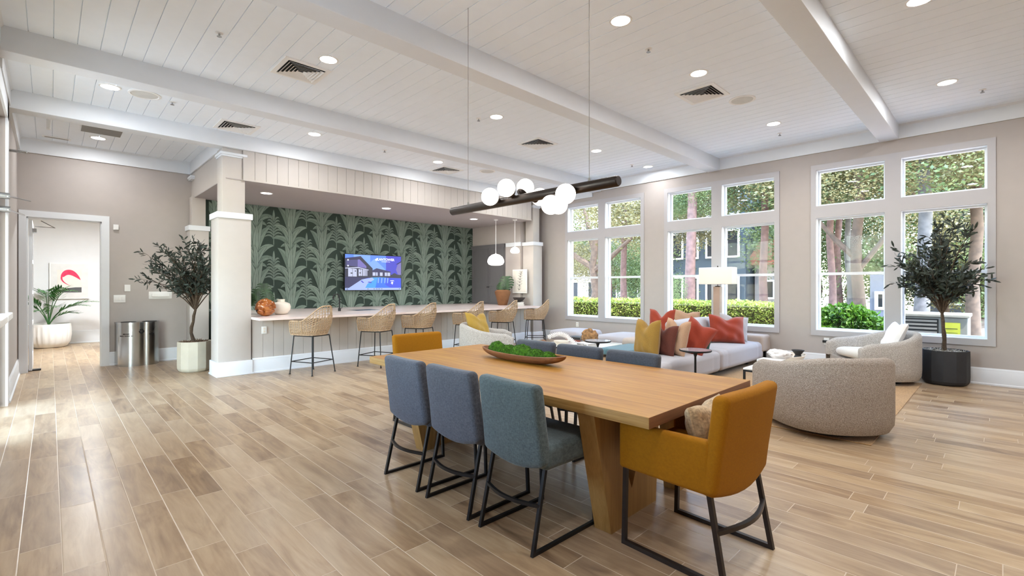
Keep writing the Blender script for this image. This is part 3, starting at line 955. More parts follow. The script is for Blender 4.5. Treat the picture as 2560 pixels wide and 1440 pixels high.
def make_speaker(lab, loc):
    t = thing('ceiling_speaker', lab, 'speaker', loc, 0, 'round ceiling speakers')
    MB().lathe([(.16, 0), (.16, -.008), (.14, -.012), (.13, -.004)], 36).build('rim', M['white'], t)
    MB().lathe([(1e-6, -.006), (.13, -.006)], 36).build('mesh_grille', plain('speaker_mesh', (205, 205, 200), .7), t)
    return t
s0 = make_speaker('round ceiling speaker near the entrance, beside a downlight', (.82, 7.19, CZ2))
dup(s0, (6.50, 2.37, CZ), 0, 'round white ceiling speaker beside the square vent over the lounge')
dup(s0, (6.30, 7.20, CZ2), 0, 'round ceiling speaker above the far end of the bar')
def make_sprinkler(lab, loc):
    t = thing('fire_sprinkler', lab, 'sprinkler', loc, 0, 'small chrome ceiling sprinklers')
    MB().lathe([(.036, 0), (.034, -.006), (.012, -.009), (1e-5, -.009)], 20).build('escutcheon', M['white'], t)
    MB().lathe([(.009, -.008), (.009, -.03), (.022, -.036), (.022, -.038), (1e-5, -.038)], 12).build('head', M['chrome'], t)
    return t
SP = [((1.17, 5.25, CZ), 'sprinkler head in the ceiling left of the large vent'), ((4.41, 2.53, CZ), 'sprinkler head between two downlights over the lounge'), ((4.47, 5.30, CZ), 'sprinkler head beside the downlight above the pendant lamp'),
      ((8.30, .17, CZ), 'sprinkler head nearest the window wall beyond the first beam'), ((8.35, 2.47, CZ), 'sprinkler head by the downlight closest to the windows'), ((4.07, 7.29, CZ2), 'tiny sprinkler head in front of the bar soffit'),
      ((1.10, 7.24, CZ2), 'sprinkler head beside the round speaker near the entrance'), ((8.39, 5.18, CZ), 'tiny sprinkler head beyond the second beam by the windows')]
s1 = make_sprinkler(SP[0][1], SP[0][0])
for loc, lab in SP[1:]: dup(s1, loc, 0, lab)
t = thing('return_grille', 'grey rectangular return air grille in the ceiling over the hall doorway', 'vent', (.33, 9.10, CZ2))
MB().box(0, .45, 0, .42, -.008, 0).build('panel', M['greyvent'], t, smooth=False)
t = thing('slot_diffuser', 'narrow slotted air diffuser in the ceiling above the hall door', 'vent', (-.09, 10.2, CZ2))
MB().box(0, .33, 0, .10, -.008, 0).build('frame', M['white'], t, smooth=False)
MB().box(.03, .30, .03, .07, -.01, -.007).build('slot', M['greyvent'], t, smooth=False)
t = tag(MB().rbox(-.02, .02, -.03, .03, -.14, 0, .004, 1).build('ceiling_sensor', M['white'], loc=(-.015, 9.2, CZ2)), 'small cream sensor box hanging from the ceiling above the hall doorway', 'sensor')

# wall plates
def plate(name, lab, cat, x, y, z, w, h, ax='Y', extra=None, m='white'):
    t = thing(name, lab, cat, (x, y, z))
    if ax == 'Y': MB().rbox(-w / 2, w / 2, -.012, 0, -h / 2, h / 2, .004, 2).build('plate', M[m], t)
    else: MB().rbox(-.012, 0, -w / 2, w / 2, -h / 2, h / 2, .004, 2).build('plate', M[m], t)
    if extra: extra(t)
    return t
def rockers(n, sp=.045):
    def f(t):
        for k in range(n):
            x = (k - (n - 1) / 2) * sp
            MB().rbox(x - .016, x + .016, -.018, -.01, -.034, .034, .002, 1).build('rocker', M['white'], t)
    return f
def sockets(ax):
    def f(t):
        for dz in (-.022, .022):
            if ax == 'Y': MB().rbox(-.016, .016, -.016, -.01, dz - .014, dz + .014, .003, 1).build('socket', M['cream'], t)
            else: MB().rbox(-.016, -.01, -.016, .016, dz - .014, dz + .014, .003, 1).build('socket', M['cream'], t)
    return f
plate('thermostat', 'small white sensor box on the wall right of the hall doorway', 'sensor', .81, YD - .02, 2.36, .07, .09)
plate('light_switch', 'upper small white switch plate beside the hall doorway', 'switch', .965, YD, 1.32, .08, .115, extra=rockers(1))
plate('light_switch', 'wide white switch plate low beside the hall doorway', 'switch', .86, YD, 1.135, .16, .13, extra=rockers(3))
def disp(t):
    MB().rbox(-.13, .13, -.05, -.01, -.03, .03, .008, 2).build('tray', M['white'], t)
plate('wall_shelf', 'small white wall fitting behind the olive tree by the column', 'wall fitting', 1.43, YD, 1.19, .34, .13, extra=disp)
plate('power_outlet', 'white outlet on the panelled bar front beside the column', 'outlet', 2.42, 8.10, .66, .075, .115, extra=sockets('Y'))
plate('power_outlet', 'white outlet under the window closest to the bar', 'outlet', XW, 7.2, .42, .075, .115, 'X', sockets('X'))
def plug(t):
    MB().rbox(-.05, -.012, -.07, .05, -.02, .02, .006, 2).build('plug', M['black'], t)
plate('power_outlet', 'outlet with a black plug under the nearest window', 'outlet', XW, 2.02, .44, .075, .115, 'X', plug)
# ---------------------------------------------------------------- dining table
TXa, TXb, TYa, TYb, TZt = 1.995, 3.27, 1.14, 3.83, 0.74
t = thing('dining_table', 'long golden oak dining table on V-shaped pedestal legs', 'table', (2.63, 2.485, 0))
tb = MB()
hx, hy = (TXb - TXa) / 2, (TYb - TYa) / 2
tb.rbox(-hx, hx, -hy, hy, TZt - .056, TZt, .003, 2)
ob = tb.build('tabletop', [M['oak'], M['oakedge'], M['oakend']], t)
for p_ in ob.data.polygons:
    n_ = p_.normal
    p_.material_index = 1 if abs(n_.x) > .7 else (2 if abs(n_.y) > .7 else 0)
for sy, nm in ((-1, 'near'), (1, 'far')):
    yo = sy * (2.485 - 1.52) - (0.0 if sy < 0 else 0.12)
    pr = lambda a, b, d: (a, yo + sy * 0 + d, b)
    MB().prism([(-.44, 0), (-.34, 0), (-.25, .684), (-.60, .684)], pr, -.04, .07).build('leg', M['oakleg'], t, smooth=False, fixn=True)
    MB().prism([(.34, 0), (.44, 0), (.60, .684), (.25, .684)], pr, -.04, .07).build('leg', M['oakleg'], t, smooth=False, fixn=True)
    MB().prism([(-.31, 0), (.11, 0), (.16, .684), (.06, .684), (-.17, .16), (-.40, .684), (-.42, .684)], pr, 0.0, .10).build('pedestal_panel', M['oakleg'], t, smooth=False, fixn=True)
MB().box(-.08, .08, -.85, .72, .60, .684).build('stretcher', M['oakleg'], t, smooth=False)

# ---------------------------------------------------------------- dining chairs (seat faces +X)
def soft(v, amp=0.006, s=5.0):
    n_ = noise.noise(v * s)
    return v + Vector((n_, noise.noise(v * s + Vector((7, 3, 1))), noise.noise(v * s + Vector((1, 9, 4))))) * amp
def make_side_chair(lab, fab):
    t = thing('dining_chair', lab, 'chair', (0, 0, 0), 0, 'armless upholstered chairs round the dining table')
    def lean(v):
        k = max(0.0, (v.z - .42)) / .42
        x = v.x - .055 * k - .012 * math.cos(v.y / .23 * PI / 2) * (1 if v.x < -.2 else 1)
        z = v.z
        if v.z < .52: z = v.z - .035 * math.cos(min(1, abs(v.y) / .23) * PI / 2)
        return soft(Vector((x, v.y * (1 - .03 * k), z)), .004)
    MB().rbox(-.225, -.145, -.232, .232, .43, .855, .03, 4, fn=lean, cuts=6).build('backrest', M[fab], t)
    MB().rbox(-.20, .27, -.235, .235, .405, .525, .035, 4, fn=lambda v: soft(v, .004) + Vector((0, 0, .012 * (1 - (v.x / .27) ** 2) if v.z > .47 else 0)), cuts=5).build('seat', M[fab], t)
    fr = MB()
    for s in (-1, 1):
        fr.sqtube([(-.17, s * .20, .43), (-.268, s * .205, .010), (.235, s * .205, .010), (.215, s * .20, .42)], .018)
        fr.box(-.275, -.255, s * .205 - .008, s * .205 + .008, 0, .004); fr.box(.22, .24, s * .205 - .008, s * .205 + .008, 0, .004)
        fr.build('side_frame', M['black'], t); fr = MB()
    pts = [(-.216 - .05 * math.sin(PI * k / 10), -.205 + .41 * k / 10, .235) for k in range(11)]
    MB().tube(pts, .012, 4, sq=True, ref0=(0, 0, 1)).build('stretcher', M['black'], t)
    return t
ch0 = make_side_chair('near-side armless chair closest to the camera, teal-tinged grey back', 'bluegrey2')
ch0.location = (2.0, 1.83, 0); ch0.rotation_euler = (0, 0, R(-1))
ch1 = make_side_chair('middle one of three blue-grey armless chairs on the near long side', 'bluegrey')
ch1.location = (2.0, 2.355, 0); ch1.rotation_euler = (0, 0, R(1))
dup(ch1, (2.0, 2.88, 0), R(0), 'blue-grey armless chair at the far end of the near long side')
ch2 = make_side_chair('charcoal chair top beyond the table nearest the moss bowl, far long side', 'charcoal')
ch2.location = (3.12, 3.13, 0); ch2.rotation_euler = (0, 0, R(180)); ch2.scale = (1, 1.07, .965)
dup(ch2, (3.12, 2.60, 0), R(181), 'middle charcoal armless chair on the far long side of the table')
dup(ch2, (3.12, 2.07, 0), R(179), 'charcoal armless chair beside the round side table, far long side')

# ---------------------------------------------------------------- mustard armchairs (seat faces +X)
def make_arm_chair(lab):
    t = thing('dining_armchair', lab, 'armchair', (0, 0, 0), 0, 'mustard velvet armchairs at the table ends')
    hw = .295
    def dip(v, k=.045):
        z = v.z
        if v.z < .50: z = v.z - k * math.cos(min(1, abs(v.y) / hw) * PI / 2) * (1 if v.x < -.1 else .3)
        return Vector((v.x, v.y, z))
    def lean(v):
        k = max(0.0, (v.z - .42)) / .45
        v = dip(v)
        return soft(Vector((v.x - .06 * k - .015 * math.cos(v.y / hw * PI / 2), v.y * (1 - .02 * k), v.z)), .003)
    MB().rbox(-.245, -.165, -hw, hw, .405, .865, .032, 4, fn=lean, cuts=7).build('backrest', M['mustard'], t)
    for s in (-1, 1):
        ya, yb = (hw - .055, hw) if s > 0 else (-hw, -hw + .055)
        MB().rbox(-.22, .27, ya, yb, .405, .655, .022, 3, fn=lambda v: soft(Vector((v.x, v.y, v.z - (.02 * (v.x + .22) if v.z > .5 else 0))), .002), cuts=4).build('arm', M['mustard'], t)
    MB().rbox(-.20, .265, -hw + .05, hw - .05, .41, .52, .03, 4, fn=lambda v: soft(v, .003), cuts=4).build('seat', M['mustard'], t)
    for s in (-1, 1):
        fr = MB().sqtube([(-.20, s * .255, .42), (-.275, s * .262, .011), (.255, s * .262, .011), (.245, s * .262, .42)], .022)
        fr.box(.24, .262, s * .262 - .01, s * .262 + .01, 0, .004); fr.box(-.285, -.262, s * .262 - .01, s * .262 + .01, 0, .004)
        fr.build('side_frame', M['bronze'], t)
    pts = [(-.233 - .055 * math.sin(PI * k / 12), -.262 + .524 * k / 12, .24) for k in range(13)]
    MB().tube(pts, .014, 4, sq=True, ref0=(0, 0, 1)).build('stretcher', M['bronze'], t)
    return t
ac = make_arm_chair('mustard yellow velvet armchair at the near end of the table')
ac.location = (2.415, 1.115, 0); ac.rotation_euler = (0, 0, R(90 - 3))
dup(ac, (2.74, 3.97, 0), R(-90), 'mustard yellow armchair at the far end of the table, only its top showing')

# ---------------------------------------------------------------- cushions
def pillow(name, lab, cat, loc, rot, w, h, th, mat, dent=.10, grp=None, ears=.06, seed=1, wrinkle=.012):
    rr = random.Random(seed)
    ph = [rr.uniform(0, 6) for _ in range(6)]
    def fn(u, v, side):
        a, b = u * 2 - 1, v * 2 - 1
        e = max(0.0, (1 - a ** 4) * (1 - b ** 4)) ** .55
        x = w / 2 * a * (1 - ears * (1 - b * b))
        z = h / 2 * b * (1 - ears * (1 - a * a))
        z -= dent * .8 * math.exp(-(a / .34) ** 2) * max(0, (b + .6) / 1.6) ** 2
        t_ = th / 2 * e * (1 - .25 * math.exp(-(a / .3) ** 2) * max(0, b))
        t_ += wrinkle * e * (math.sin(a * 5 + ph[0] + b * 3) * math.sin(b * 4 + ph[1]) + .5 * math.sin(a * 11 + ph[2]) * math.exp(-(b + .7) ** 2 * 6))
        return (x, side * (max(t_, 0.0) if e > 0 else 0.0), z + h / 2)
    mb = MB()
    N = 22
    mb.grid(lambda u, v: fn(u, v, -1), N, N)
    mb.grid(lambda u, v: fn(1 - u, v, 1), N, N)
    o = mb.build(name, mat, angle=75)
    o.location = loc
    o.rotation_euler = rot
    return tag(o, lab, cat, grp)

pillow('lumbar_pillow', 'small woven beige pillow on the mustard armchair seat', 'pillow', (2.40, 1.00, .525), (R(14), 0, R(183)), .42, .25, .14, M['woven'], .02, seed=3)

# ---------------------------------------------------------------- moss bowl on the table
t = thing('dough_bowl', 'long carved wooden bowl in the middle of the dining table', 'bowl', (2.755, 2.73, TZt), R(0))
def bowlfn(inner):
    def f(u, v):
        a = 2 * PI * u
        Lx, Ly = .105, .46
        k = v
        ex = abs(math.cos(a)) ** .8 * math.copysign(1, math.cos(a)); ey = abs(math.sin(a)) ** 1.0 * math.copysign(1, math.sin(a))
        s = (.35 + .65 * math.sin(k * PI / 2) ** .8)
        z = .062 * k ** 1.6 + .022 * abs(ey) ** 3 * k
        if inner: return (ex * (Lx - .010) * s, ey * (Ly - .016) * s, z + .010 - .008 * k)
        return (ex * Lx * s, ey * Ly * s, z)
    return f
b = MB()
b.grid(lambda u, v: bowlfn(False)(u, v), 40, 8, cu=True)
b.grid(lambda u, v: bowlfn(True)(1 - u, v), 40, 8, cu=True)
b.grid(lambda u, v: tuple(Vector(bowlfn(False)(u, 1)).lerp(Vector(bowlfn(True)(u, 1)), v)), 40, 1, cu=True)
b.prism([bowlfn(False)(i / 40, 0)[:2] for i in range(40)], lambda a, c_, d: (a, c_, d), 0, .008)
b.build('bowl_body', M['bowlwood'], t, fixn=True)
rm = random.Random(4)
mg = 'green moss mounds in the wooden bowl'
for i, (y, r, hgt, lab) in enumerate(((.30, .10, .10, 'green moss mound at the far end of the wooden bowl'), (.155, .085, .085, 'second green moss mound from the far end of the bowl'), (-.01, .115, .10, 'largest green moss mound in the middle of the bowl'), (-.17, .085, .075, 'green moss mound beside the large middle one, camera side'), (-.30, .09, .065, 'green moss mound at the near end of the wooden bowl'))):
    mb = MB()
    rx_ = .058 if i in (0, 4) else .074
    def mf(u, v, r=r, hgt=hgt, i=i, rx_=rx_):
        a, p = 2 * PI * u, v * PI / 2
        q = Vector((math.cos(a) * math.cos(p), math.sin(a) * math.cos(p), math.sin(p)))
        d_ = 1 + .10 * noise.noise(q * 2.2 + Vector((i * 7, 0, 0))) + .035 * noise.noise(q * 16) + .03 * noise.noise(q * 34)
        return (q.x * rx_ * d_, q.y * r * 1.0 * d_, q.z * hgt * d_)
    mb.grid(mf, 64, 26, cu=True)
    rz = random.Random(i)
    for k in range(1500):
        a, p = rz.uniform(0, 2 * PI), math.asin(rz.uniform(.05, 1))
        c_ = Vector(mf(a / 2 / PI, p / (PI / 2)))
        nrm = Vector((c_.x / rx_ ** 2, c_.y / r ** 2, c_.z / hgt ** 2)).normalized()
        tdir = (nrm + Vector((rz.gauss(0, .5), rz.gauss(0, .5), rz.gauss(0, .3)))).normalized()
        mb.leaf(c_ - nrm * .002, tdir, Vector((rz.gauss(0, 1), rz.gauss(0, 1), rz.gauss(0, 1))), rz.uniform(.006, .012), .003, .2)
    o = mb.build('moss_mound', M['moss'], None, angle=80)
    o.location = (2.755, 2.73 + y * .95, TZt + .036)
    tag(o, lab, 'moss', mg)

# ---------------------------------------------------------------- bar stools (seat faces +X)
def make_stool(lab):
    t = thing('bar_stool', lab, 'bar stool', (0, 0, 0), 0, 'woven rattan stools along the bar')
    SZ, AZ, BZ = .605, .815, 1.045
    def plan(u):
        """u 0..1 from front of one arm round the back to the other, returns x,y"""
        s = 1 if u < .5 else -1
        k = min(u, 1 - u) * 2
        if k < .42: return (.235 - k / .42 * .26, s * .235, 0.0)
        a = (k - .42) / .58 * PI / 2
        return (-.025 - .20 * math.sin(a), s * .235 * math.cos(a) ** .8 if a < PI / 2 - 1e-4 else 0.0, math.sin(a))
    def top(u):
        k = min(u, 1 - u) * 2
        return AZ + (BZ - AZ) * smoothstep(.36, .92, k)
    def S(u, v):
        x, y, b_ = plan(u)
        zt = top(u)
        z = SZ + (zt - SZ) * v
        k = min(u, 1 - u) * 2
        bulge = math.sin(min(1, v * 1.3) * PI / 2)
        f = .86 + .14 * bulge
        tq = max(0, (z - SZ) / (BZ - SZ)); lean = b_ * (.075 * tq ** 1.2 + .045 * math.sin(PI * min(1, tq)))
        rnd = 1.0
        if k < .10 and v > .6: pass
        return Vector(((x if x > 0 else x * f) - lean, y * f * (1 - .16 * b_ * max(0, (z - AZ) / (BZ - AZ)) * 1.0), z))
    fr = MB()
    n_ = 48
    rim = [S(i / n_, 1) for i in range(n_ + 1)]
    low = [S(i / n_, 0) for i in range(n_ + 1)]
    fr.tube([low[0], S(0, .3), S(0, .85) + Vector((0, 0, 0)), rim[0] + Vector((-.015, 0, 0))] + rim[1:-1] + [rim[-1] + Vector((-.015, 0, 0)), S(1, .85), S(1, .3), low[-1]], .0105, 8)
    fr.tube(low + [low[0]], .0095, 8)
    for u in (.20, .80): fr.tube([S(u, k / 6) * 1.0 + Vector((0, (.006 if u < .5 else -.006), 0)) for k in range(7)], .009, 7)
    fr.build('rim_frame', M['rattan'], t)
    w = MB()
    nu = 30
    for i in range(1, nu):
        u = i / nu
        w.tube([S(u, k / 9) + (Vector((0, .003, 0)) if k % 2 else Vector((0, -.003, 0))) for k in range(10)], .0046, 5, cap=False)
        w.tube([S(u + .008, k / 9) + (Vector((0, .003, 0)) if k % 2 else Vector((0, -.003, 0))) for k in range(10)], .0040, 5, cap=False)
    for j in range(1, 10):
        v = j / 10
        w.tube([S(i / 60, v) + Vector(((-1) ** i * .003, (-1) ** i * .003, 0)) for i in range(61)], .0046, 5, cap=False)
    for j in range(4):
        hh = AZ + (BZ - AZ) * (j + .5) / 4
    for i in range(0, nu):
        for q in range(3):
            a, b_ = S(i / nu, .02 + q * .14), S((i + 1) / nu, .16 + q * .14)
            w.tube([a, b_], .0032, 4, cap=False)
    w.build('woven_shell', M['rattan'], t)
    se = MB()
    poly = [(S(i / 40, 0).x, S(i / 40, 0).y) for i in range(41)]
    se.prism(poly, lambda a, b_, d: (a * .98, b_ * .98, d), SZ - .008, SZ + .006)
    for k in range(15):
        x = -.19 + k * .029
        hwid = .2 * (1 if x > -.03 else math.cos(min(1, (-.03 - x) / .19) * PI / 2) ** .8)
        se.tube([(x, -hwid, SZ + .010), (x, hwid, SZ + .010)], .008, 5)
    se.build('seat', M['rattan'], t)
    lg = MB()
    lg.tube([(.19, .19, SZ - .018), (.19, -.19, SZ - .018), (-.17, -.17, SZ - .018), (-.17, .17, SZ - .018), (.19, .19, SZ - .018)], .0085, 7)
    lg.build('seat_ring', M['black'], t)
    ft = {}
    for sx in (-1, 1):
        for sy in (-1, 1):
            a = Vector((.19 if sx > 0 else -.17, sy * (.19 if sx > 0 else .17), SZ - .018)); b_ = Vector((sx * .23, sy * .23, .008))
            l = MB().tube([a, b_], .0085, 8).lathe([(.016, 0), (.016, .006), (.010, .014)], 12, (b_.x, b_.y, 0))
            l.build('leg', M['black'], t)
            ft[(sx, sy)] = a.lerp(b_, .68)
    fo = MB()
    for p, q in (((-1, -1), (1, -1)), ((1, -1), (1, 1)), ((1, 1), (-1, 1)), ((-1, 1), (-1, -1))): fo.tube([ft[p], ft[q]], .0075, 7)
    fo.build('foot_rail', M['black'], t)
    return t
st = make_stool('rattan bar stool nearest the white column')
st.location = (2.945, 7.50, 0); st.rotation_euler = (0, 0, R(112))
for x, y, a, lab in ((4.02, 7.44, 116, 'second rattan bar stool from the column, left of the television edge'), (4.88, 7.46, 116, 'third rattan bar stool from the column, in front of the television'),
                     (6.02, 7.45, 117, 'rattan bar stool half hidden behind the pale swivel armchair'), (6.98, 7.46, 118, 'rattan bar stool second from the far end of the bar'), (8.02, 7.48, 128, 'rattan bar stool at the far end of the bar, nearest the windows')):
    dup(st, (x, y, 0), R(a), lab)

# ---------------------------------------------------------------- barrel swivel chairs (open side faces +X)
def make_barrel(lab, mat, back=.71, arm=.56, R_=.49):
    t = thing('swivel_armchair', lab, 'armchair', (0, 0, 0), 0, 'round boucle swivel armchairs in the lounge')
    th = .10
    def plan(u, off):
        s = 1 if u < .5 else -1
        k = min(u, 1 - u) * 2
        r = R_ - off
        xf = .40
        if k < .30: return (xf - k / .30 * xf, s * r)
        a = (k - .30) / .70 * PI / 2
        c_, sn = math.cos(a), math.sin(a)
        return (-r * sn ** .85, s * r * max(0, c_) ** .85)
    def zt(u):
        k = min(u, 1 - u) * 2
        return arm + (back - arm) * smoothstep(.08, .85, k) - (.05 * (1 - k / .10) ** 2 if k < .10 else 0)
    prof = [(0.035, 0), (0.005, .06), (0, .14), (0, -.5), (0, -.05), (.012, -.02), (.035, -.004), (.05, 0), (.065, -.004), (.088, -.02), (.10, -.05), (.10, -.3)]
    def sec(u):
        out = []
        z1 = zt(u)
        for off, dz in prof:
            if dz >= 0 and off < .04 and dz < .2: z = .055 + dz
            else: z = z1 + dz
            if off == 0.05: z = z1
            if (off, dz) == (0, -.5): z = .055 + (z1 - .055) * .5
            if (off, dz) == (.10, -.3): z = .30
            x, y = plan(u, off)
            out.append(Vector((x, y, z)))
        return out
    nU = 64
    mb = MB()
    secs = []
    for i in range(nU + 1):
        u = i / nU
        secs.append(sec(u))
    # rounded arm fronts
    def front(u, n=5):
        base = sec(u); out = []
        ctr = [(plan(u, .05)[0], plan(u, .05)[1])]
        for k in range(1, n + 1):
            a = k / n * PI / 2
            row = []
            for v in base:
                yy = ctr[0][1] + (v.y - ctr[0][1]) * math.cos(a)
                row.append(Vector((v.x + .045 * math.sin(a), yy, v.z - (.03 * (1 - math.cos(a)) if v.z > .4 else 0))))
            out.append(row)
        return out
    rows = list(reversed(front(0))) + secs + front(1)
    P = len(prof)
    vs = [v for r in rows for v in r]
    fs = []
    for i in range(len(rows) - 1):
        for j in range(P - 1):
            fs.append((i * P + j, i * P + j + 1, (i + 1) * P + j + 1, (i + 1) * P + j))
    mb.add(vs, fs)
    mb.build('shell', M[mat], t, angle=60, fixn=True)
    bs = MB()
    poly = [plan(i / 40, .075) for i in range(41)]
    bs.prism(poly, lambda a, b_, d: (a - .0, b_, d), .058, .30)
    bs.build('base_body', M[mat], t, angle=40)
    cu = MB()
    def cf(u, v):
        a = 2 * PI * u; p = v * PI - PI / 2
        ex = math.copysign(abs(math.cos(a)) ** .6, math.cos(a)); ey = math.copysign(abs(math.sin(a)) ** .6, math.sin(a))
        c_ = math.copysign(abs(math.cos(p)) ** .35, math.cos(p)); s_ = math.copysign(abs(math.sin(p)) ** .8, math.sin(p))
        return (.035 + ex * c_ * .395, ey * c_ * .375, .375 + s_ * .075 + .012 * math.cos(a * 2) * c_)
    cu.grid(cf, 48, 18, cu=True)
    cu.build('seat_cushion', M['seatcushion'], t, angle=80)
    MB().lathe([(.30, 0.0), (.30, .035), (.12, .045), (.12, .06)], 36).build('swivel_base', M['black'], t)
    return t
b0 = make_barrel('large boucle swivel armchair with its back to the camera', 'boucle', .72, .61)
b0.location = (5.31, 1.17, 0.008); b0.rotation_euler = (0, 0, R(48))
b1 = make_barrel('pale boucle swivel armchair beside the black planter, facing left', 'boucle2')
b1.location = (8.50, 1.27, 0.008); b1.rotation_euler = (0, 0, R(127))
dup(b1, (5.50, 6.28, 0.0), R(-42), 'pale boucle swivel armchair in front of the bar stools')
pillow('throw_pillow', 'yellow linen pillow on the pale armchair before the bar', 'pillow', (5.42, 6.36, .46), (R(-24), R(4), R(8)), .50, .46, .17, M['gold'], .11, 'loose pillows on armchairs', seed=8)
pillow('throw_pillow', 'white pillow in the armchair beside the black planter', 'pillow', (8.60, 1.15, .45), (R(-24), 0, R(206)), .46, .42, .15, plain('white_linen', (226, 224, 222), .9), .08, 'loose pillows on armchairs', seed=9)

# ---------------------------------------------------------------- rug
rg = MB().rbox(4.98, 8.66, .77, 6.15, 0.0, .008, .003, 1).build('jute_rug', M['jute'], smooth=False)
tag(rg, 'tan woven jute rug under the lounge seating', 'rug')

# ---------------------------------------------------------------- sofa modules
def seat_block(t, x0, x1, y0, y1, z1, mat, z0=.09, r=.07, chan=0, nm='seat', dome=.03):
    def fn(v):
        cx, cy = (x0 + x1) / 2, (y0 + y1) / 2
        a, b_ = (v.x - cx) / (x1 - x0) * 2, (v.y - cy) / (y1 - y0) * 2
        z = v.z
        if z > (z0 + z1) / 2: z += dome * (1 - a * a) * (1 - b_ * b_)
        x, y = v.x, v.y
        if chan:
            g = math.exp(-((abs(a) - .72) / .035) ** 2) * .010
            if abs(b_) > .9: y += g * (-1 if b_ > 0 else 1)
            elif z > (z0 + z1) / 2: z -= g
        return Vector((x, y, z))
    return MB().rbox(x0, x1, y0, y1, z0, z1, r, 5, fn=fn, cuts=40 if chan else 8).build(nm, M[mat], t, angle=80)
sf = thing('sofa', 'long pale grey modular island sofa with a low rounded back', 'sofa', (0, 0, 0.008))
seat_block(sf, 5.32, 7.05, 2.86, 3.68, .385, 'palegrey', chan=1)
seat_block(sf, 7.07, 8.84, 2.86, 3.68, .385, 'palegrey', chan=1)
MB().rbox(6.92, 8.78, 3.40, 3.66, .36, .79, .07, 5, fn=lambda v: Vector((v.x, v.y + .06 * max(0, v.z - .4) / .4, v.z + .02 * math.cos((v.x - 7.85) / .93 * PI / 2))), cuts=10).build('backrest', M['palegrey'], sf, angle=80)
pl = MB().box(5.45, 8.72, 2.98, 3.58, .06, .12)
for x in (5.6, 7.0, 8.6):
    for y in (3.05, 3.5): pl.box(x, x + .05, y, y + .05, 0, .1)
pl.build('plinth', M['black'], sf, smooth=False)
t = thing('bench_seat', 'low teal upholstered bench between the sofa and the white table', 'bench', (0, 0, .008))
seat_block(t, 5.98, 7.0, 3.74, 4.26, .41, 'teal', z0=.31, r=.035, dome=.01)
pl = MB()
for x in (6.05, 6.90):
    for y in (3.80, 4.16): pl.box(x, x + .03, y, y + .03, 0, .32)
pl.build('legs_frame', M['black'], t, smooth=False)
def module(name, lab, x0, x1, y0, y1, z1=.40, mat='palegrey'):
    t = thing(name, lab, 'sofa', (0, 0, .0), group='backless sofa seats by the windows')
    seat_block(t, x0, x1, y0, y1, z1, mat, z0=.20, r=.09, dome=.03)
    MB().rbox(x0 + .03, x1 - .03, y0 + .03, y1 - .03, .06, .22, .03, 3).build('base', M['beigefab'], t)
    f_ = MB()
    for x in (x0 + .08, x1 - .13):
        for y in (y0 + .08, y1 - .13): f_.box(x, x + .05, y, y + .05, 0, .08)
    f_.build('feet', M['black'], t, smooth=False)
    return t
module('backless_sofa', 'backless pale sofa seat by the windows, further of the two', 7.72, 8.62, 6.02, 6.85, .405)
module('backless_sofa', 'backless pale sofa seat by the windows, behind the yellow pillows', 7.45, 8.60, 4.55, 5.55, .405)
t = thing('lounge_armchair', 'brown-grey low armchair end showing beyond the sofa by the window', 'armchair', (0, 0, 0))
MB().rbox(8.72, 9.12, 2.84, 3.28, .22, .50, .05, 4, cuts=3).build('arm', M['beigefab'], t, angle=80)
MB().rbox(8.70, 9.13, 3.2, 3.9, .10, .40, .05, 4, cuts=3).build('seat', M['beigefab'], t, angle=80)
MB().box(8.78, 8.82, 2.90, 2.94, 0, .24).box(9.04, 9.08, 2.90, 2.94, 0, .24).box(8.78, 8.82, 3.8, 3.84, 0, .12).box(9.04, 9.08, 3.8, 3.84, 0, .12).build('feet', M['black'], t, smooth=False)

SP_ = 'pillows on the island sofa'
pillow('throw_pillow', 'ochre linen pillow, first of the row on the sofa, its two corners up', 'pillow', (5.86, 3.40, .40), (R(-7), R(0), R(-103)), .42, .50, .20, M['ochre'], .13, SP_, seed=11)
pillow('throw_pillow', 'dark brown velvet pillow squeezed between the ochre and the tan pillow', 'pillow', (6.00, 3.27, .40), (R(-10), R(4), R(-98)), .44, .44, .14, M['brownvelvet'], .10, SP_, seed=12)
pillow('throw_pillow', 'tan linen pillow right of the ochre one on the sofa', 'pillow', (6.12, 3.15, .405), (R(-10), R(6), R(-100)), .38, .50, .17, M['tan'], .12, SP_, seed=13)
pillow('throw_pillow', 'rust orange pillow leaning right behind the round side table', 'pillow', (6.42, 3.10, .41), (R(-20), R(26), R(-82)), .42, .50, .16, M['rust'], .05, SP_, seed=14)
pillow('throw_pillow', 'dark green patterned pillow half hidden behind the leaning rust pillow', 'pillow', (6.90, 3.20, .42), (R(-24), R(18), R(-66)), .40, .36, .14, M['greenfab'], .04, SP_, seed=15)
pillow('throw_pillow', 'rust orange pillow standing behind the sofa back with two corners up', 'pillow', (7.30, 3.96, .53), (R(-8), R(0), R(-88)), .46, .44, .16, M['rust'], .15, SP_, seed=16)
pillow('throw_pillow', 'large rust orange pillow on the sofa seat against the backrest', 'pillow', (7.98, 3.14, .415), (R(-16), R(5), R(-42)), .60, .47, .20, M['rust'], .09, SP_, seed=17, wrinkle=.02)
pillow('throw_pillow', 'white linen pillow behind the large rust pillow on the sofa', 'pillow', (8.36, 3.20, .415), (R(-16), R(10), R(-46)), .50, .46, .16, M['palegrey'], .06, SP_, seed=18)
pillow('throw_pillow', 'pale brown pillow behind the sofa back at the lamp foot', 'pillow', (8.30, 3.98, .50), (R(-14), R(6), R(-40)), .50, .42, .14, M['tan'], .05, SP_, seed=19)
t = thing('lounge_armchair', 'dark cushioned stand behind the sofa back carrying pillows', 'armchair', (0, 0, 0))
MB().rbox(6.75, 8.48, 3.80, 4.38, .10, .50, .06, 4, cuts=3).build('seat', M['beigefab'], t, angle=80)
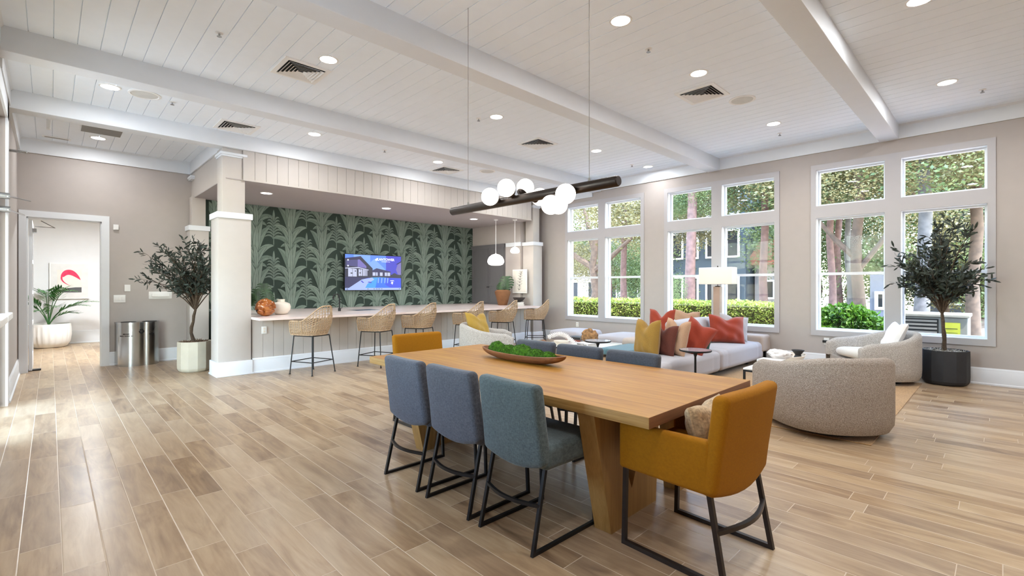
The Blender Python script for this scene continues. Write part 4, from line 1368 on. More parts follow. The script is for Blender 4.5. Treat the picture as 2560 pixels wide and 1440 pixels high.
MB().box(6.85, 8.38, 3.88, 4.30, 0, .12).build('plinth', M['black'], t, smooth=False)
t['label'] = 'beige rear seat of the lounge group behind the grey sofa back'
t['category'] = 'sofa'
t.name = 'rear_seat'

# ---------------------------------------------------------------- small tables
def round_table(lab, x, y, z=.56, r=.19):
    t = thing('side_table', lab, 'side table', (x, y, .008), 0, 'small round black side tables')
    MB().lathe([(1e-5, z - .022), (r - .008, z - .022), (r, z - .016), (r, z - .003), (r - .003, z), (r - .006, z), (r - .006, z - .004), (1e-5, z - .004)], 48).build('tabletop', M['black'], t)
    MB().lathe([(r - .007, z - .0035), (r - .007, z - .001), (1e-5, z - .001)], 48).build('glass_inset', plain('table_glass', (190, 196, 206), .03, .4), t)
    MB().lathe([(.15, 0), (.15, .008), (.07, .02), (.035, .09), (.014, .24), (.0125, z - .09), (.03, z - .035), (.05, z - .022)], 24).build('pedestal', M['black'], t)
    return t
round_table('small round black side table in front of the leaning rust pillow', 5.72, 2.64)
round_table('small round black side table before the white coffee table', 5.68, 4.07, .56)
def frame_table(name, lab, x0, x1, y0, y1, z, cat='coffee table'):
    t = thing(name, lab, cat, (x0, y0, .008))
    w, d = x1 - x0, y1 - y0
    MB().rbox(0, w, 0, d, z - .02, z, .003, 1).build('tabletop', M['whitetop'], t)
    f_ = MB()
    f_.frame(z - .042, z - .02, 0, w, 0, d, .022, ax='Z')
    f_.build('frame', M['black'], t, smooth=False)
    for a in (0, w - .022):
        for b_ in (0, d - .022): MB().box(a, a + .022, b_, b_ + .022, 0, z - .04).build('leg', M['black'], t, smooth=False)
    return t
frame_table('coffee_table', 'white-topped coffee table on a thin black frame holding shells and books', 5.92, 6.98, 4.42, 5.46, .375)
frame_table('coffee_table', 'white-topped coffee table with black legs in front of the large swivel armchair', 5.84, 7.20, 1.72, 2.12, .385)
t = thing('console_table', 'narrow dark table behind the sofa under the tall lamp', 'table', (8.66, 3.32, 0))
MB().rbox(0, .42, .62, 1.12, .60, .64, .005, 1).build('tabletop', M['bowlwood'], t)
for a in (0.02, .37):
    for b_ in (.64, 1.07): MB().box(a, a + .03, b_, b_ + .03, 0, .60).build('leg', M['black'], t, smooth=False)

# lamp
t = thing('table_lamp', 'tall lamp with a cream drum shade and wooden column before the windows', 'lamp', (8.80, 3.64, 0.0))
MB().rbox(-.10, .10, -.10, .10, 0, .03, .005, 1).build('foot', M['bronze'], t)
MB().rbox(-.058, .058, -.058, .058, .03, 1.34, .006, 2).build('column', plain('lamp_wood', (164, 138, 122), .6, var=.15, scale=3), t)
MB().tube([(0, 0, 1.34), (0, 0, 1.72)], .006, 8).lathe([(.05, 1.335), (.05, 1.35), (.012, 1.36)], 16).lathe([(.008, 1.70), (.012, 1.715), (1e-5, 1.73)], 10).build('harp', M['bronze'], t)
sh = MB()
sh.rbox(-.13, .13, -.30, .30, 1.385, 1.695, .012, 2)
lsm = emit('lamp_shade_linen', (250, 238, 222), .06)
lsm.node_tree.nodes['Principled BSDF'].inputs['Base Color'].default_value = lin((236, 228, 216))
sh.build('lamp_shade', lsm, t)

# ---------------------------------------------------------------- things on the coffee tables
TZ1 = .375 + .008
bb = MB()
bb.lathe([(.05, 0), (.085, .004), (.115, .04), (.13, .07), (.125, .072), (.105, .035), (.07, .012), (1e-5, .010)], 32)
tag(bb.build('ceramic_bowl', M['cream'], loc=(6.05, 5.06, TZ1), fixn=True), 'small cream bowl under the white shell garland on the coffee table', 'bowl')
rs = random.Random(2)
sh = MB()
path = []
for k in range(60):
    s_ = k / 59
    path.append(Vector((6.07 + .30 * math.sin(s_ * 4.2) * .25, 5.36 - .80 * s_, TZ1 + .105 + .06 * math.sin(min(1, s_ * 2.0) * PI) - .07 * smoothstep(.45, .75, s_))))
for k, p in enumerate(path[:-1]):
    d = (path[k + 1] - p).normalized()
    a = d.cross(Vector((0, 0, 1))).normalized(); b_ = a.cross(d)
    sh.tube([p, path[k + 1]], .020, 6, cap=False)
    if k % 2 == 0:
        for j in range(7):
            an = j / 7 * 2 * PI + k
            o_ = a * math.cos(an) + b_ * math.sin(an)
            sh.tube([p + o_ * .015, p + o_ * .042], [.009, .004], 5)
tag(sh.build('shell_garland', M['coral'], angle=60), 'white ridged shell garland draped over the small cream bowl', 'ornament')
def book(lab, x, y, z, w, d, h, rz, mat, grp, pages=True, txt=None):
    t = thing('book', lab, 'book', (x, y, z), R(rz), grp)
    c_ = MB().box(-w / 2, w / 2, -d / 2, d / 2, 0, .004).box(-w / 2, w / 2, -d / 2, d / 2, h - .004, h).box(-w / 2, -w / 2 + .004, -d / 2, d / 2, 0, h)
    c_.build('cover', M[mat], t, smooth=False)
    MB().box(-w / 2 + .004, w / 2 - .006, -d / 2 + .006, d / 2 - .006, .004, h - .004).build('pages', M['paper'], t, smooth=False)
    if txt:
        MB().box(-w / 2 - .001, -w / 2, -d * .2, d * .3, h * .55, h * .8).box(-w / 2 - .001, -w / 2, -d * .4, d * .3, h * .2, h * .42).build('spine_lettering', M['ink'], t, smooth=False)
    return t
BG = 'books on the white coffee table'
book('white book with black spine lettering, lower of two, near the round side table', 6.10, 4.62, TZ1, .24, .32, .035, -8, 'bookwhite', BG, txt=1)
book('white book lying on top of the lettered one on the coffee table', 6.11, 4.61, TZ1 + .0355, .22, .29, .03, -5, 'bookwhite', BG, txt=1)
book('reddish book at the bottom of the pile behind the shell garland', 6.62, 5.18, TZ1, .26, .30, .045, 4, 'bookred', BG)
book('black book on top of the reddish one behind the shell garland', 6.62, 5.18, TZ1 + .0455, .25, .29, .04, 2, 'bookblack', BG)
wk = MB()
def wf(u, v):
    a, p = 2 * PI * u, v * PI - PI / 2
    q = Vector((math.cos(a) * math.cos(p), math.sin(a) * math.cos(p), math.sin(p)))
    d_ = 1 + .22 * noise.noise(q * 2.3) + .12 * abs(noise.noise(q * 6)) + .05 * noise.noise(q * 14)
    return (q.x * .12 * d_, q.y * .135 * d_, q.z * .125 * d_ + .115)
wk.grid(wf, 48, 28, cu=True)
tag(wk.build('driftwood_ball', plain('driftwood', (140, 102, 62), .8, var=.6, scale=22, bump=.6, bscale=30), loc=(6.55, 4.86, TZ1), angle=70), 'round gnarled wood ornament on the white coffee table', 'ornament')
lf_ = MB()
for k in range(3): lf_.leaf(Vector((0, 0, .01)), Vector((-.5 + .3 * k, 1, .35)), Vector((0, 0, 1)), .16, .05)
tag(lf_.build('dried_leaf', M['terracotta'], loc=(6.02, 5.33, TZ1)), 'dry orange-brown leaf at the edge of the white coffee table', 'leaf')
TZ2 = .385 + .008
G2 = 'books on the table before the swivel armchair'
book('pale green book, lower of two on the table before the swivel armchair', 6.20, 1.93, TZ2, .22, .26, .045, -6, 'bookgreen', G2)
book('white book on top of the pale green one', 6.21, 1.93, TZ2 + .0455, .21, .25, .035, -2, 'bookwhite', G2)
cr = MB()
def cf2(u, v):
    a, p = 2 * PI * u, v * PI - PI / 2
    q = Vector((math.cos(a) * math.cos(p), math.sin(a) * math.cos(p), math.sin(p)))
    d_ = 1 + .35 * noise.noise(q * 1.9 + Vector((3, 1, 2))) + .18 * noise.noise(q * 5)
    return (q.x * .09 * d_, q.y * .13 * d_, q.z * .06 * d_ + .05)
cr.grid(cf2, 40, 22, cu=True)
tag(cr.build('white_coral', M['coral'], loc=(6.40, 1.90, TZ2 + .075), angle=70), 'white rough coral piece resting on the books', 'ornament')
tr_ = MB()
def rim2(u, v):
    a = 2 * PI * u
    return (.30 * math.cos(a) * (.86 + .14 * v), .17 * math.sin(a) * (.8 + .2 * v), .012 + .055 * v ** 1.5)
tr_.grid(rim2, 48, 6, cu=True)
tr_.prism([rim2(i / 48, 0)[:2] for i in range(48)], lambda a, b_, d: (a, b_, d), 0, .014)
tr_.tube([Vector(rim2(i / 48, 1)) for i in range(49)], .006, 6)
o_ = tr_.build('ceramic_tray', M['cream'], loc=(6.88, 1.92, TZ2), angle=50)
tag(o_, 'long cream ceramic tray on the table before the swivel armchair', 'tray')
vz = MB().lathe([(.045, 0), (.055, .01), (.034, .05), (.036, .06), (.075, .11), (.074, .115), (.03, .065), (1e-5, .06)], 32)
tag(vz.build('black_vase', M['blackplastic'], loc=(7.02, 1.86, TZ2 + .008), fixn=True), 'small flared black vase in front of the window wall outlet', 'vase')
# ---------------------------------------------------------------- linear pendant over the table
PX_, PZ_ = 2.63, 2.03
t = thing('linear_pendant', 'long black tube pendant with glowing glass globes hanging over the dining table', 'pendant light', (PX_, 2.605, PZ_))
MB().tube([(0, -.885, 0), (0, -.875, 0), (0, .875, 0), (0, .885, 0)], [.030, .036, .036, .030], 32).build('tube_body', M['bronze'], t)
for (x, y, z) in ((2.504, 2.829, 2.059), (2.528, 2.665, 2.107), (2.708, 2.638, 2.133), (2.759, 2.526, 2.05), (2.55, 2.231, 1.928), (2.738, 2.32, 1.96), (2.511, 2.065, 1.976)):
    v = Vector((x - PX_, 0, z - PZ_)).normalized()
    y_ = y - 2.605
    cup = MB().tube([v * .03 + Vector((0, y_, 0)), v * .045 + Vector((0, y_, 0)), v * .062 + Vector((0, y_, 0)), v * .072 + Vector((0, y_, 0))], [.018, .020, .040, .044], 20).build('lamp_cup', M['bronze'], t)
    c_ = v * .130 + Vector((0, y_, 0))
    MB().sphere(tuple(c_), .069, 32, 20).build('globe', M['globeglow'], t)
def atl(py_):  # cable foot positions on the tube
    return py_ - 2.605
for y in (1.955, 3.26):
    MB().tube([(0, y - 2.605, .036), (0, y - 2.605, .07), (0, y - 2.605, CZ - PZ_)], .0022, 6).lathe([(.010, .034), (.008, .05), (.003, .06)], 10, (0, y - 2.605, 0)).build('cable', M['greyvent'], t)
MB().lathe([(.05, CZ - PZ_ - .025), (.055, CZ - PZ_)], 20, (0, -.65, 0)).build('canopy', M['white'], t)

# dome pendants over the far end of the bar
def dome(lab, x, y, z, r):
    t = thing('dome_pendant', lab, 'pendant light', (x, y, z), 0, 'white dome pendants over the bar end')
    MB().lathe([(1e-5, -.30 * r * 2), (.55 * r, -.62 * r), (.86 * r, -.50 * r), (1.0 * r, -.22 * r), (.97 * r, .05 * r), (.80 * r, .38 * r), (.5 * r, .62 * r), (.22 * r, .72 * r), (1e-5, .74 * r)], 36).build('glass_shade', M['lampglow'], t)
    MB().tube([(0, 0, .70 * r), (0, 0, 2.975 - z)], .006, 8).lathe([(.02, .70 * r), (.02, .78 * r), (.006, .86 * r)], 12).lathe([(.05, 2.955 - z), (.055, 2.975 - z)], 16).build('cord', M['white'], t)
    l = bpy.data.lights.new('lamp_light', 'POINT'); l.energy = 5; l.shadow_soft_size = r * .9; l.color = (1, .86, .72)
    lo = bpy.data.objects.new('lamp_light', l); C.objects.link(lo); lo.parent = t; lo.location = (0, 0, -.75 * r)
    return t
dome('larger white glass dome pendant at the far end of the bar', 7.80, 8.60, 1.985, .205)
dome('smaller white glass dome pendant nearest the nook wall', 8.14, 8.28, 2.225, .115)

# ---------------------------------------------------------------- things on the bar
BZt = .8755
t = thing('bar_faucet', 'black gooseneck faucet on the bar counter under the television', 'faucet', (3.97, 8.82, BZt))
MB().tube([(0, 0, .0), (0, 0, .27), (-.015, 0, .305), (-.05, 0, .325), (-.09, 0, .32), (-.115, 0, .29), (-.12, 0, .25)], .014, 12).lathe([(.026, 0), (.026, .05), (.016, .06)], 18).build('spout', M['blackplastic'], t)
MB().tube([(-.12, 0, .27), (-.12, 0, .235)], .017, 12).build('spray_head', M['blackplastic'], t)
MB().tube([(0.02, 0, .05), (.05, 0, .06), (.055, 0, .12)], .006, 8).build('handle', M['blackplastic'], t)
MB().tube([(-.22, .0, 0), (-.22, 0, .10), (-.25, 0, .12)], .007, 8).build('soap_pump', M['blackplastic'], t)
bu = MB()
def bf(u, v):
    a, p = 2 * PI * u, v * PI - PI / 2
    q = Vector((math.cos(a) * math.cos(p), math.sin(a) * math.cos(p), math.sin(p)))
    n1 = noise.noise(q * 1.6 + Vector((1.7, .3, 5)))
    d_ = 1 - .28 * smoothstep(.12, .30, n1) + .05 * noise.noise(q * 5) * (2 if n1 > .12 else .4)
    return (q.x * .15 * d_, q.y * .15 * d_, q.z * .142 * d_ + .137)
bu.grid(bf, 72, 44, cu=True)
tag(bu.build('burl_wood_ball', M['burl'], loc=(2.47, 8.19, BZt), angle=50), 'glossy brown burl wood ball at the left end of the bar counter', 'ornament')
vz = MB().lathe([(.06, 0), (.10, .015), (.142, .08), (.15, .13), (.135, .18), (.085, .205), (.058, .212), (.058, .25), (.064, .256), (.050, .255), (.045, .2), (1e-5, .15)], 36)
tag(vz.build('ceramic_jar', M['cream'], loc=(2.80, 8.48, BZt)), 'cream ceramic jar beside the burl wood ball on the bar', 'jar')
def monstera(lab, x, y, z, potprof, potmat, leaves, seed, potname='pot'):
    t = thing('potted_plant', lab, 'plant', (x, y, z))
    MB().lathe(potprof, 32).build(potname, potmat, t)
    rr = random.Random(seed)
    zt = max(b for a, b in potprof) - .03
    for (dx, dy, dz, s_, lean_) in leaves:
        st_ = MB().tube([(0, 0, zt), (dx * .4, dy * .4, zt + dz * .7), (dx, dy, zt + dz)], .004, 6)
        st_.build('stem', M['monstera'], t)
        # split leaf: half outlines with cut-in fingers
        N_ = Vector((lean_[0], lean_[1], lean_[2])).normalized()
        up = Vector((0, 0, 1)); A = N_.cross(up); A = A.normalized() if A.length > 1e-3 else Vector((1, 0, 0)); B = A.cross(N_)
        mb = MB()
        for sg in (-1, 1):
            for k in range(6):
                t0, t1 = k / 6, (k + .58) / 6
                def P(tt, w):
                    ww = math.sin(PI * min(1, .16 + tt * .84)) ** .6 * .5
                    return Vector((dx, dy, zt + dz)) + (B * (.45 - tt) + A * sg * ww * w - N_ * (abs(w) ** 2 * .10)) * s_ * 1.1
                mb.add([P(t0, 0), P(t0, .26), P(t0 - .02, .7), P(t0 + .03, 1), P(t1 + .03, .97), P(t1 - .02, .7), P((k + 1) / 6, .26), P((k + 1) / 6, 0)], [(0, 1, 6, 7), (1, 2, 5, 6), (2, 3, 4, 5)])
        mb.build('leaf_blade', M['monstera'], t, smooth=False)
    return t
monstera('dark leafy plant in a dark pot behind the burl ball on the bar', 2.60, 8.78, BZt, [(.07, 0), (.10, .05), (.11, .16), (.10, .20), (.09, .20), (.085, .15), (1e-5, .15)], M['darkclay'],
         [(-.10, -.04, .16, .22, (-.3, -1, .4)), (.08, -.06, .14, .24, (.4, -1, .5)), (.02, -.03, .24, .24, (0, -1, .3)), (.15, .02, .08, .2, (.8, -.8, .2)), (-.16, 0, .08, .2, (-.7, -.8, .4)), (.02, .06, .2, .2, (.2, -.5, .8))], 3)
monstera('monstera leaves in a wide-shouldered brown clay pot at the far bar end', 8.16, 8.74, BZt, [(.11, 0), (.12, .01), (.165, .20), (.20, .31), (.195, .35), (.15, .385), (.135, .385), (.14, .35), (1e-5, .33)], M['terracotta'],
         [(.05, -.08, .20, .36, (-.75, -.75, .25)), (-.10, -.03, .10, .22, (-.9, -.5, .4))], 5, 'clay_pot')
for i, (lab, h, z, mt, rz, w, d) in enumerate((('dark book at the bottom of the stack under the black bowl on the bar', .04, 0, 'bookblack', -40, .24, .34), ('white book in the middle of the stack under the black bowl', .045, .0405, 'bookwhite', -36, .20, .27))):
    book(lab, 8.28, 8.28, BZt + z, w, d, h, rz, mt, 'books under the black bowl on the bar')
tag(MB().lathe([(.04, 0), (.05, .01), (.10, .035), (.155, .105), (.15, .112), (.095, .045), (1e-5, .02)], 32).build('clay_bowl', M['darkclay'], loc=(8.28, 8.28, BZt + .0862), fixn=True), 'dark footed clay bowl on two books at the far bar end', 'bowl')

# botanical drawing on the nook wall
t = thing('framed_drawing', 'white framed plant line drawing on the nook wall above the bar', 'picture', (8.548, 8.505, 1.475))
MB().box(-.025, 0, -.25, .25, -.30, .30).build('frame', M['white'], t, smooth=False)
MB().box(-.027, -.025, -.225, .225, -.275, .275).build('paper_sheet', M['paper'], t, smooth=False)
dr_ = MB()
def stroke(pts, r=.0032): dr_.tube([(-.0275, a, b) for a, b in pts], r, 5)
stroke([(.02, -.24), (.0, -.10), (-.02, .02), (-.03, .14), (-.07, .24)])
for k, (a, b) in enumerate(((.0, -.10), (-.01, -.03), (-.02, .04), (-.03, .11), (-.045, .17), (-.06, .22))):
    for s_ in (-1, 1):
        L_ = .10 - k * .008
        q = [(a, b), (a + s_ * L_ * .5, b + .045), (a + s_ * L_, b + .05 - k * .004), (a + s_ * L_ * .6, b + .012), (a, b)]
        stroke(q)
for s_ in (-1, 1): stroke([(.01, -.22), (.05 * s_ + .01, -.19), (.055 * s_ + .01, -.14), (.0, -.09)]); stroke([(.01, -.22), (.025 * s_ + .01, -.18), (.0, -.1)])
dr_.build('ink_drawing', M['ink'], t)

# grey cabinet in the nook
t = thing('wall_cabinet', 'tall dark grey cabinet with panelled doors and small black knobs at the bar end', 'cabinet', (8.50, 9.05, BZt))
MB().box(.03, .048, 0, 1.34, 0, 1.59).build('body', M['cabinet'], t, smooth=False)
for (y0, y1) in ((.02, .62), (.63, 1.32)):
    for (z0, z1) in ((.01, .475), (.485, 1.50)):
        d_ = MB().box(.012, .03, y0, y1, z0, z1).frame(.002, .0115, y0, y1, z0, z1, .05)
        dd = d_.build('door', M['cabinet'], t, smooth=False)
        if z0 < .1:
            yk = .595 if y0 < .3 else .655
            MB().sphere((-.012, yk, .452), .016, 14, 10).tube([(.004, yk, .452), (-.01, yk, .452)], .006, 8).build('knob', M['black'], dd)
MB().box(-.01, .048, 0, 1.34, 1.50, 1.59).build('cornice', M['cabinet'], t, smooth=False)

# ---------------------------------------------------------------- recycling bin
t = thing('recycling_bin', 'twin stainless steel recycling and waste bin against the wall by the hall door', 'bin', (.79, 10.54, 0))
def binpoly(k=1.0):
    out = [(0, 0)]
    n_ = 40
    for i in range(n_ + 1):
        s_ = i / n_
        x = .61 * s_
        y = -.34 * (1 - abs(2 * s_ - 1) ** 3.2) ** .5 * (1 - .06 * math.exp(-((s_ - .60) / .07) ** 2)) - .02
        out.append((x, y))
    out.append((.61, 0))
    return out
MB().prism(binpoly(), lambda a, b_, d: (a, b_, d), 0.0, .715).build('body', M['steel'], t, angle=30, fixn=True)
MB().prism([(a * 1.012 - .004, b_ * 1.02) for a, b_ in binpoly()], lambda a, b_, d: (a, b_, d), .715, .74).build('lid', M['steel'], t, angle=30, fixn=True)
for x in (.17, .46):
    MB().lathe([(.10, .738), (.105, .744), (.095, .744), (.09, .7405), (1e-5, .7405)], 28, (x, -.17, 0)).build('opening_ring', M['blackplastic'], t)
def on_bin(x):
    s_ = x / .61
    f_ = lambda q: -.34 * (1 - abs(2 * q - 1) ** 3.2) ** .5 * (1 - .06 * math.exp(-((q - .60) / .07) ** 2)) - .02
    y = f_(s_); dy = (f_(s_ + .01) - f_(s_ - .01)) / (.61 * .02)
    return y, math.atan(dy)
def bin_text(txt, x, z, size):
    y, an = on_bin(x)
    M4 = Matrix.Translation((x, 0, z)) @ Matrix.Rotation(R(90), 4, 'X')
    o = textmesh(txt, size, M['ink'], 'bin_lettering', t, M4, .0004)
    for v in o.data.vertices: v.co.y = on_bin(v.co.x)[0] - .0025
bin_text('MIXED', .13, .535, .030); bin_text('RECYCLING', .13, .502, .030)
bin_text('WASTE', .47, .525, .024)
y, an = on_bin(.33)
rc = MB()
T_ = Matrix.Translation((.33, y - .004, .585)) @ Matrix.Rotation(an, 4, 'Z')
for k in range(3):
    a0 = R(90 + 120 * k)
    def pp(r_, a): return T_ @ Vector((r_ * math.cos(a), 0, r_ * math.sin(a)))
    for j in range(5):
        a = a0 - R(42) + R(74) * j / 5; b_ = a + R(15)
        rc.add([pp(.022, a), pp(.040, a), pp(.040, b_), pp(.022, b_)], [(0, 1, 2, 3)])
    a = a0 + R(32)
    rc.add([pp(.014, a), pp(.048, a), pp(.031, a + R(34))], [(0, 1, 2)])
rc.build('recycling_symbol', M['ink'], t, smooth=False)
y, an = on_bin(.49)
T_ = Matrix.Translation((.49, y - .005, .58)) @ Matrix.Rotation(an, 4, 'Z')
ws = MB()
for pl_ in ([(-.002, -.035), (.008, -.035), (.012, 0), (.016, .02), (.004, .022), (-.006, .012), (-.016, .006), (-.016, 0), (-.004, .002)], [(.005, .025), (.015, .025), (.015, .037), (.005, .037)], [(.012, -.035), (.02, -.035), (.016, 0), (.010, 0)]):
    ws.add([T_ @ Vector((a, 0, b_)) for a, b_ in pl_], [tuple(range(len(pl_)))])
for k in range(3): ws.box(-.036 + k * .008, -.033 + k * .008, -.001, 0, -.03, -.004, T_)
ws.box(-.038, -.014, -.001, 0, -.034, -.030, T_)
ws.build('waste_symbol', M['ink'], t, smooth=False)

# ---------------------------------------------------------------- olive trees
def olive(lab, x, y, planter, soil, zt, zfork, cz, rx, ry, rz_, n_tw, seed, cat='plant', sx=0, lens=.055, xlim=None, trunk=.02, shift=(0, 0)):
    t = thing('olive_tree', lab, cat, (x, y, 0))
    planter(t)
    rr = random.Random(seed)
    tk = MB()
    p0 = Vector((0, 0, zt - .04)); pts = [p0]
    for k in range(1, 8):
        s_ = k / 7
        pts.append(Vector((.03 * math.sin(s_ * 5 + seed) + rr.gauss(0, .006) + shift[0] * s_ * .3, .03 * math.cos(s_ * 4 + seed * 2) * s_ + rr.gauss(0, .006) + shift[1] * s_ * .3, p0.z + (zfork - p0.z) * s_)))
    tk.tube(pts, [trunk * (1.15 - .45 * i / 7) * (1 + .12 * math.sin(i * 2.7)) for i in range(8)], 10)
    lf_ = MB()
    fork = pts[-1]
    for i in range(n_tw):
        for _ in range(30):
            q = Vector((rr.uniform(-1, 1), rr.uniform(-1, 1), rr.uniform(-1, 1)))
            if .25 < q.length <= 1: break
        e = Vector((shift[0] + q.x * rx, shift[1] + q.y * ry, cz + q.z * rz_))
        st_ = fork if rr.random() < .6 else pts[-2]
        mid = st_.lerp(e, .5) + Vector((rr.gauss(0, .04), rr.gauss(0, .04), .10 * rr.random() + .03))
        mid.x = st_.x + (mid.x - st_.x) * .8; mid.y = st_.y + (mid.y - st_.y) * .8
        br = [st_, st_.lerp(mid, .5) + Vector((0, 0, .02)), mid, e.lerp(mid, .4), e]
        if xlim is not None:
            for v in br: v.x = min(v.x, xlim)
        tk.tube(br, [trunk * .42, trunk * .34, trunk * .25, trunk * .15, .0018], 5, cap=False)
        for j in range(8):
            s_ = .34 + .66 * (j / 7)
            k_ = s_ * 4; i0 = min(3, int(k_)); bp = br[i0].lerp(br[i0 + 1], k_ - i0)
            dirb = (br[i0 + 1] - br[i0]).normalized()
            td = (dirb + Vector((rr.gauss(0, .7), rr.gauss(0, .7), rr.gauss(.1, .5)))).normalized()
            L_ = rr.uniform(.08, .16)
            tw = [bp, bp + td * L_ * .5 + Vector((0, 0, .01)), bp + td * L_]
            if xlim is not None:
                for v in tw: v.x = min(v.x, xlim)
            tk.tube(tw, [.0022, .0016, .001], 4, cap=False)
            for m_ in range(6):
                f_ = (m_ + .5) / 6
                lp = tw[0].lerp(tw[2], f_)
                d_ = (td * .9 + Vector((rr.gauss(0, .75), rr.gauss(0, .75), rr.gauss(0, .6)))).normalized()
                L2 = lens * rr.uniform(.7, 1.25)
                if xlim is not None and lp.x + d_.x * L2 > xlim + .02: d_.x = -abs(d_.x); d_.normalize()
                lf_.leaf(lp, d_, Vector((rr.gauss(0, 1), rr.gauss(0, 1), rr.gauss(0, 1))), L2, L2 * .26, .12)
    tk.build('trunk', M['bark'], t)
    lf_.build('foliage', M['olive'], t, smooth=False)
    return t
def facet_planter(r, h, mat, n=10, tuck=.09, soilm='soil', seed=1, squash=1.0):
    def f(t):
        prof = [(r * .80, 0), (r * .84, .004), (r * .93, h * tuck * .6), (r * .985, h * tuck * 1.3), (r, h * .25), (r * .99, h), (r * .93, h), (r * .92, h - .05)]
        MB().lathe(prof, n).build('planter', M[mat], t, angle=12)
        rr = random.Random(seed)
        so = MB().lathe([(r * .92, h - .06), (r * .85, h - .03), (r * .4, h - .015), (1e-5, h - .01)], 24)
        for k in range(420):
            a, q = rr.uniform(0, 2 * PI), r * .86 * math.sqrt(rr.random())
            so.leaf(Vector((q * math.cos(a), q * math.sin(a), h - .025 + rr.uniform(0, .012))), Vector((rr.gauss(0, 1), rr.gauss(0, 1), rr.gauss(.25, .25))), Vector((rr.gauss(0, 1), rr.gauss(0, 1), 1)), rr.uniform(.03, .06), .010, .2)
        so.build('top_dressing', M[soilm], t, smooth=False)
    return f
olive('olive tree in a cream faceted planter beside the white column', 1.66, 9.0, facet_planter(.235, .475, 'plantercream', 12), None, .46, 1.06, 1.62, .70, .38, .46, 46, 3, shift=(-.10, 0), lens=.088, trunk=.024)
olive('olive tree in a matte black faceted planter in front of the nearest window', 8.90, .55, facet_planter(.255, .47, 'planterblack', 12, soilm='greymoss', seed=4), None, .46, 1.05, 1.66, .30, .58, .58, 42, 8, xlim=.24, lens=.098, shift=(-.06, 0.02), trunk=.024)

# ---------------------------------------------------------------- hall: palm and print
t = thing('potted_palm', 'green palm in a white ribbed round pot in the hall', 'plant', (-.02, 14.72, 0))
MB().lathe([(.26, 0), (.30, .02), (.35, .12), (.37, .28), (.365, .44), (.37, .47), (.37, .52), (.34, .52), (.33, .47)], 144, rfn=lambda a, z: 1 + (.03 * (1 if math.sin(a * 24) > 0 else 0) if .10 < z < .46 else 0)).build('ribbed_pot', M['white'], t)
MB().lathe([(.34, .45), (1e-5, .48)], 24).build('soil', M['soil'], t)
rr = random.Random(12)
for k, (az, ln, rise, tip) in enumerate(((-60, .95, .95, .55), (-30, .80, .55, .30), (-8, .95, .62, .50), (-100, .7, .95, .6), (-140, .75, .75, .45), (-75, .55, .55, .25), (-20, .55, .35, .15), (-45, .45, 1.0, .5), (-90, .4, .85, .5), (-170, .6, .6, .4), (160, .7, .8, .4), (90, .6, .9, .5), (-115, .6, .45, .15))):
    d = Vector((math.cos(R(az)), math.sin(R(az)) * .8, 0))
    P0, P1, P2 = Vector((0, 0, .47)), d * ln * .25 + Vector((0, 0, .47 + rise)), d * ln * .95 + Vector((0, 0, .47 + rise * .75 + tip * .1))
    pts = [P0.lerp(P1, s_).lerp(P1.lerp(P2, s_), s_) for s_ in [i / 14 for i in range(15)]]
    fr = MB().tube(pts, [.008 * (1 - i / 16) + .0015 for i in range(15)], 5)
    for i in range(5, 15):
        for h_ in (0, .5):
            if i == 14 and h_: continue
            bp = pts[i].lerp(pts[min(14, i + 1)], h_); dd = (pts[min(14, i + 1)] - pts[i - 1]).normalized()
            side = dd.cross(Vector((0, 0, 1))).normalized()
            for s_ in (-1, 1):
                ld = (dd * .75 + side * s_ * .8 + Vector((0, 0, .1 - .25 * rr.random()))).normalized()
                fr.leaf(bp, ld, Vector((0, 0, 1)), .26 * math.sin(PI * (.25 + .7 * (i - 4) / 11)), .026, -.1)
    fr.build('frond', M['palm'], t, smooth=False)
t = thing('framed_print', 'white framed print with a pink curved shape over a dark band, hanging in the hall', 'picture', (.335, 15.285, 1.475))
MB().box(-.345, .345, -.03, 0, -.42, .42).build('frame', M['white'], t, smooth=False)
MB().box(-.32, .32, -.033, -.03, -.395, .395).build('mat_board', M['bookwhite'], t, smooth=False)
MB().box(-.215, .205, -.035, -.033, -.27, .26).build('print_sheet', M['paper'], t, smooth=False)
MB().prism([(-.215, -.27), (.205, -.27), (.205, -.15), (.10, -.15), (-.05, -.17), (-.14, -.20), (-.215, -.20)], lambda a, b_, d: (a, d, b_), -.0365, -.035).build('dark_band', plain('print_grey', (92, 90, 92), .8), t, smooth=False)
cv_ = MB()
L, Rr, c_ = blade((-.13, .10), (-.02, .34), (.19, .02), .13, n=16)
for i in range(16): cv_.add([(L[i][0], -.037, L[i][1]), (L[i + 1][0], -.037, L[i + 1][1]), (Rr[i + 1][0], -.037, Rr[i + 1][1]), (Rr[i][0], -.037, Rr[i][1])], [(0, 1, 2, 3)])
L, Rr, c_ = blade((-.12, .14), (-.20, .0), (.02, -.12), .04, n=12, w0=.7)
for i in range(12): cv_.add([(L[i][0], -.0375, L[i][1]), (L[i + 1][0], -.0375, L[i + 1][1]), (Rr[i + 1][0], -.0375, Rr[i + 1][1]), (Rr[i][0], -.0375, Rr[i][1])], [(0, 1, 2, 3)])
cv_.build('pink_shape', plain('print_pink', (226, 60, 96), .8, var=.2, scale=14), t, smooth=False)

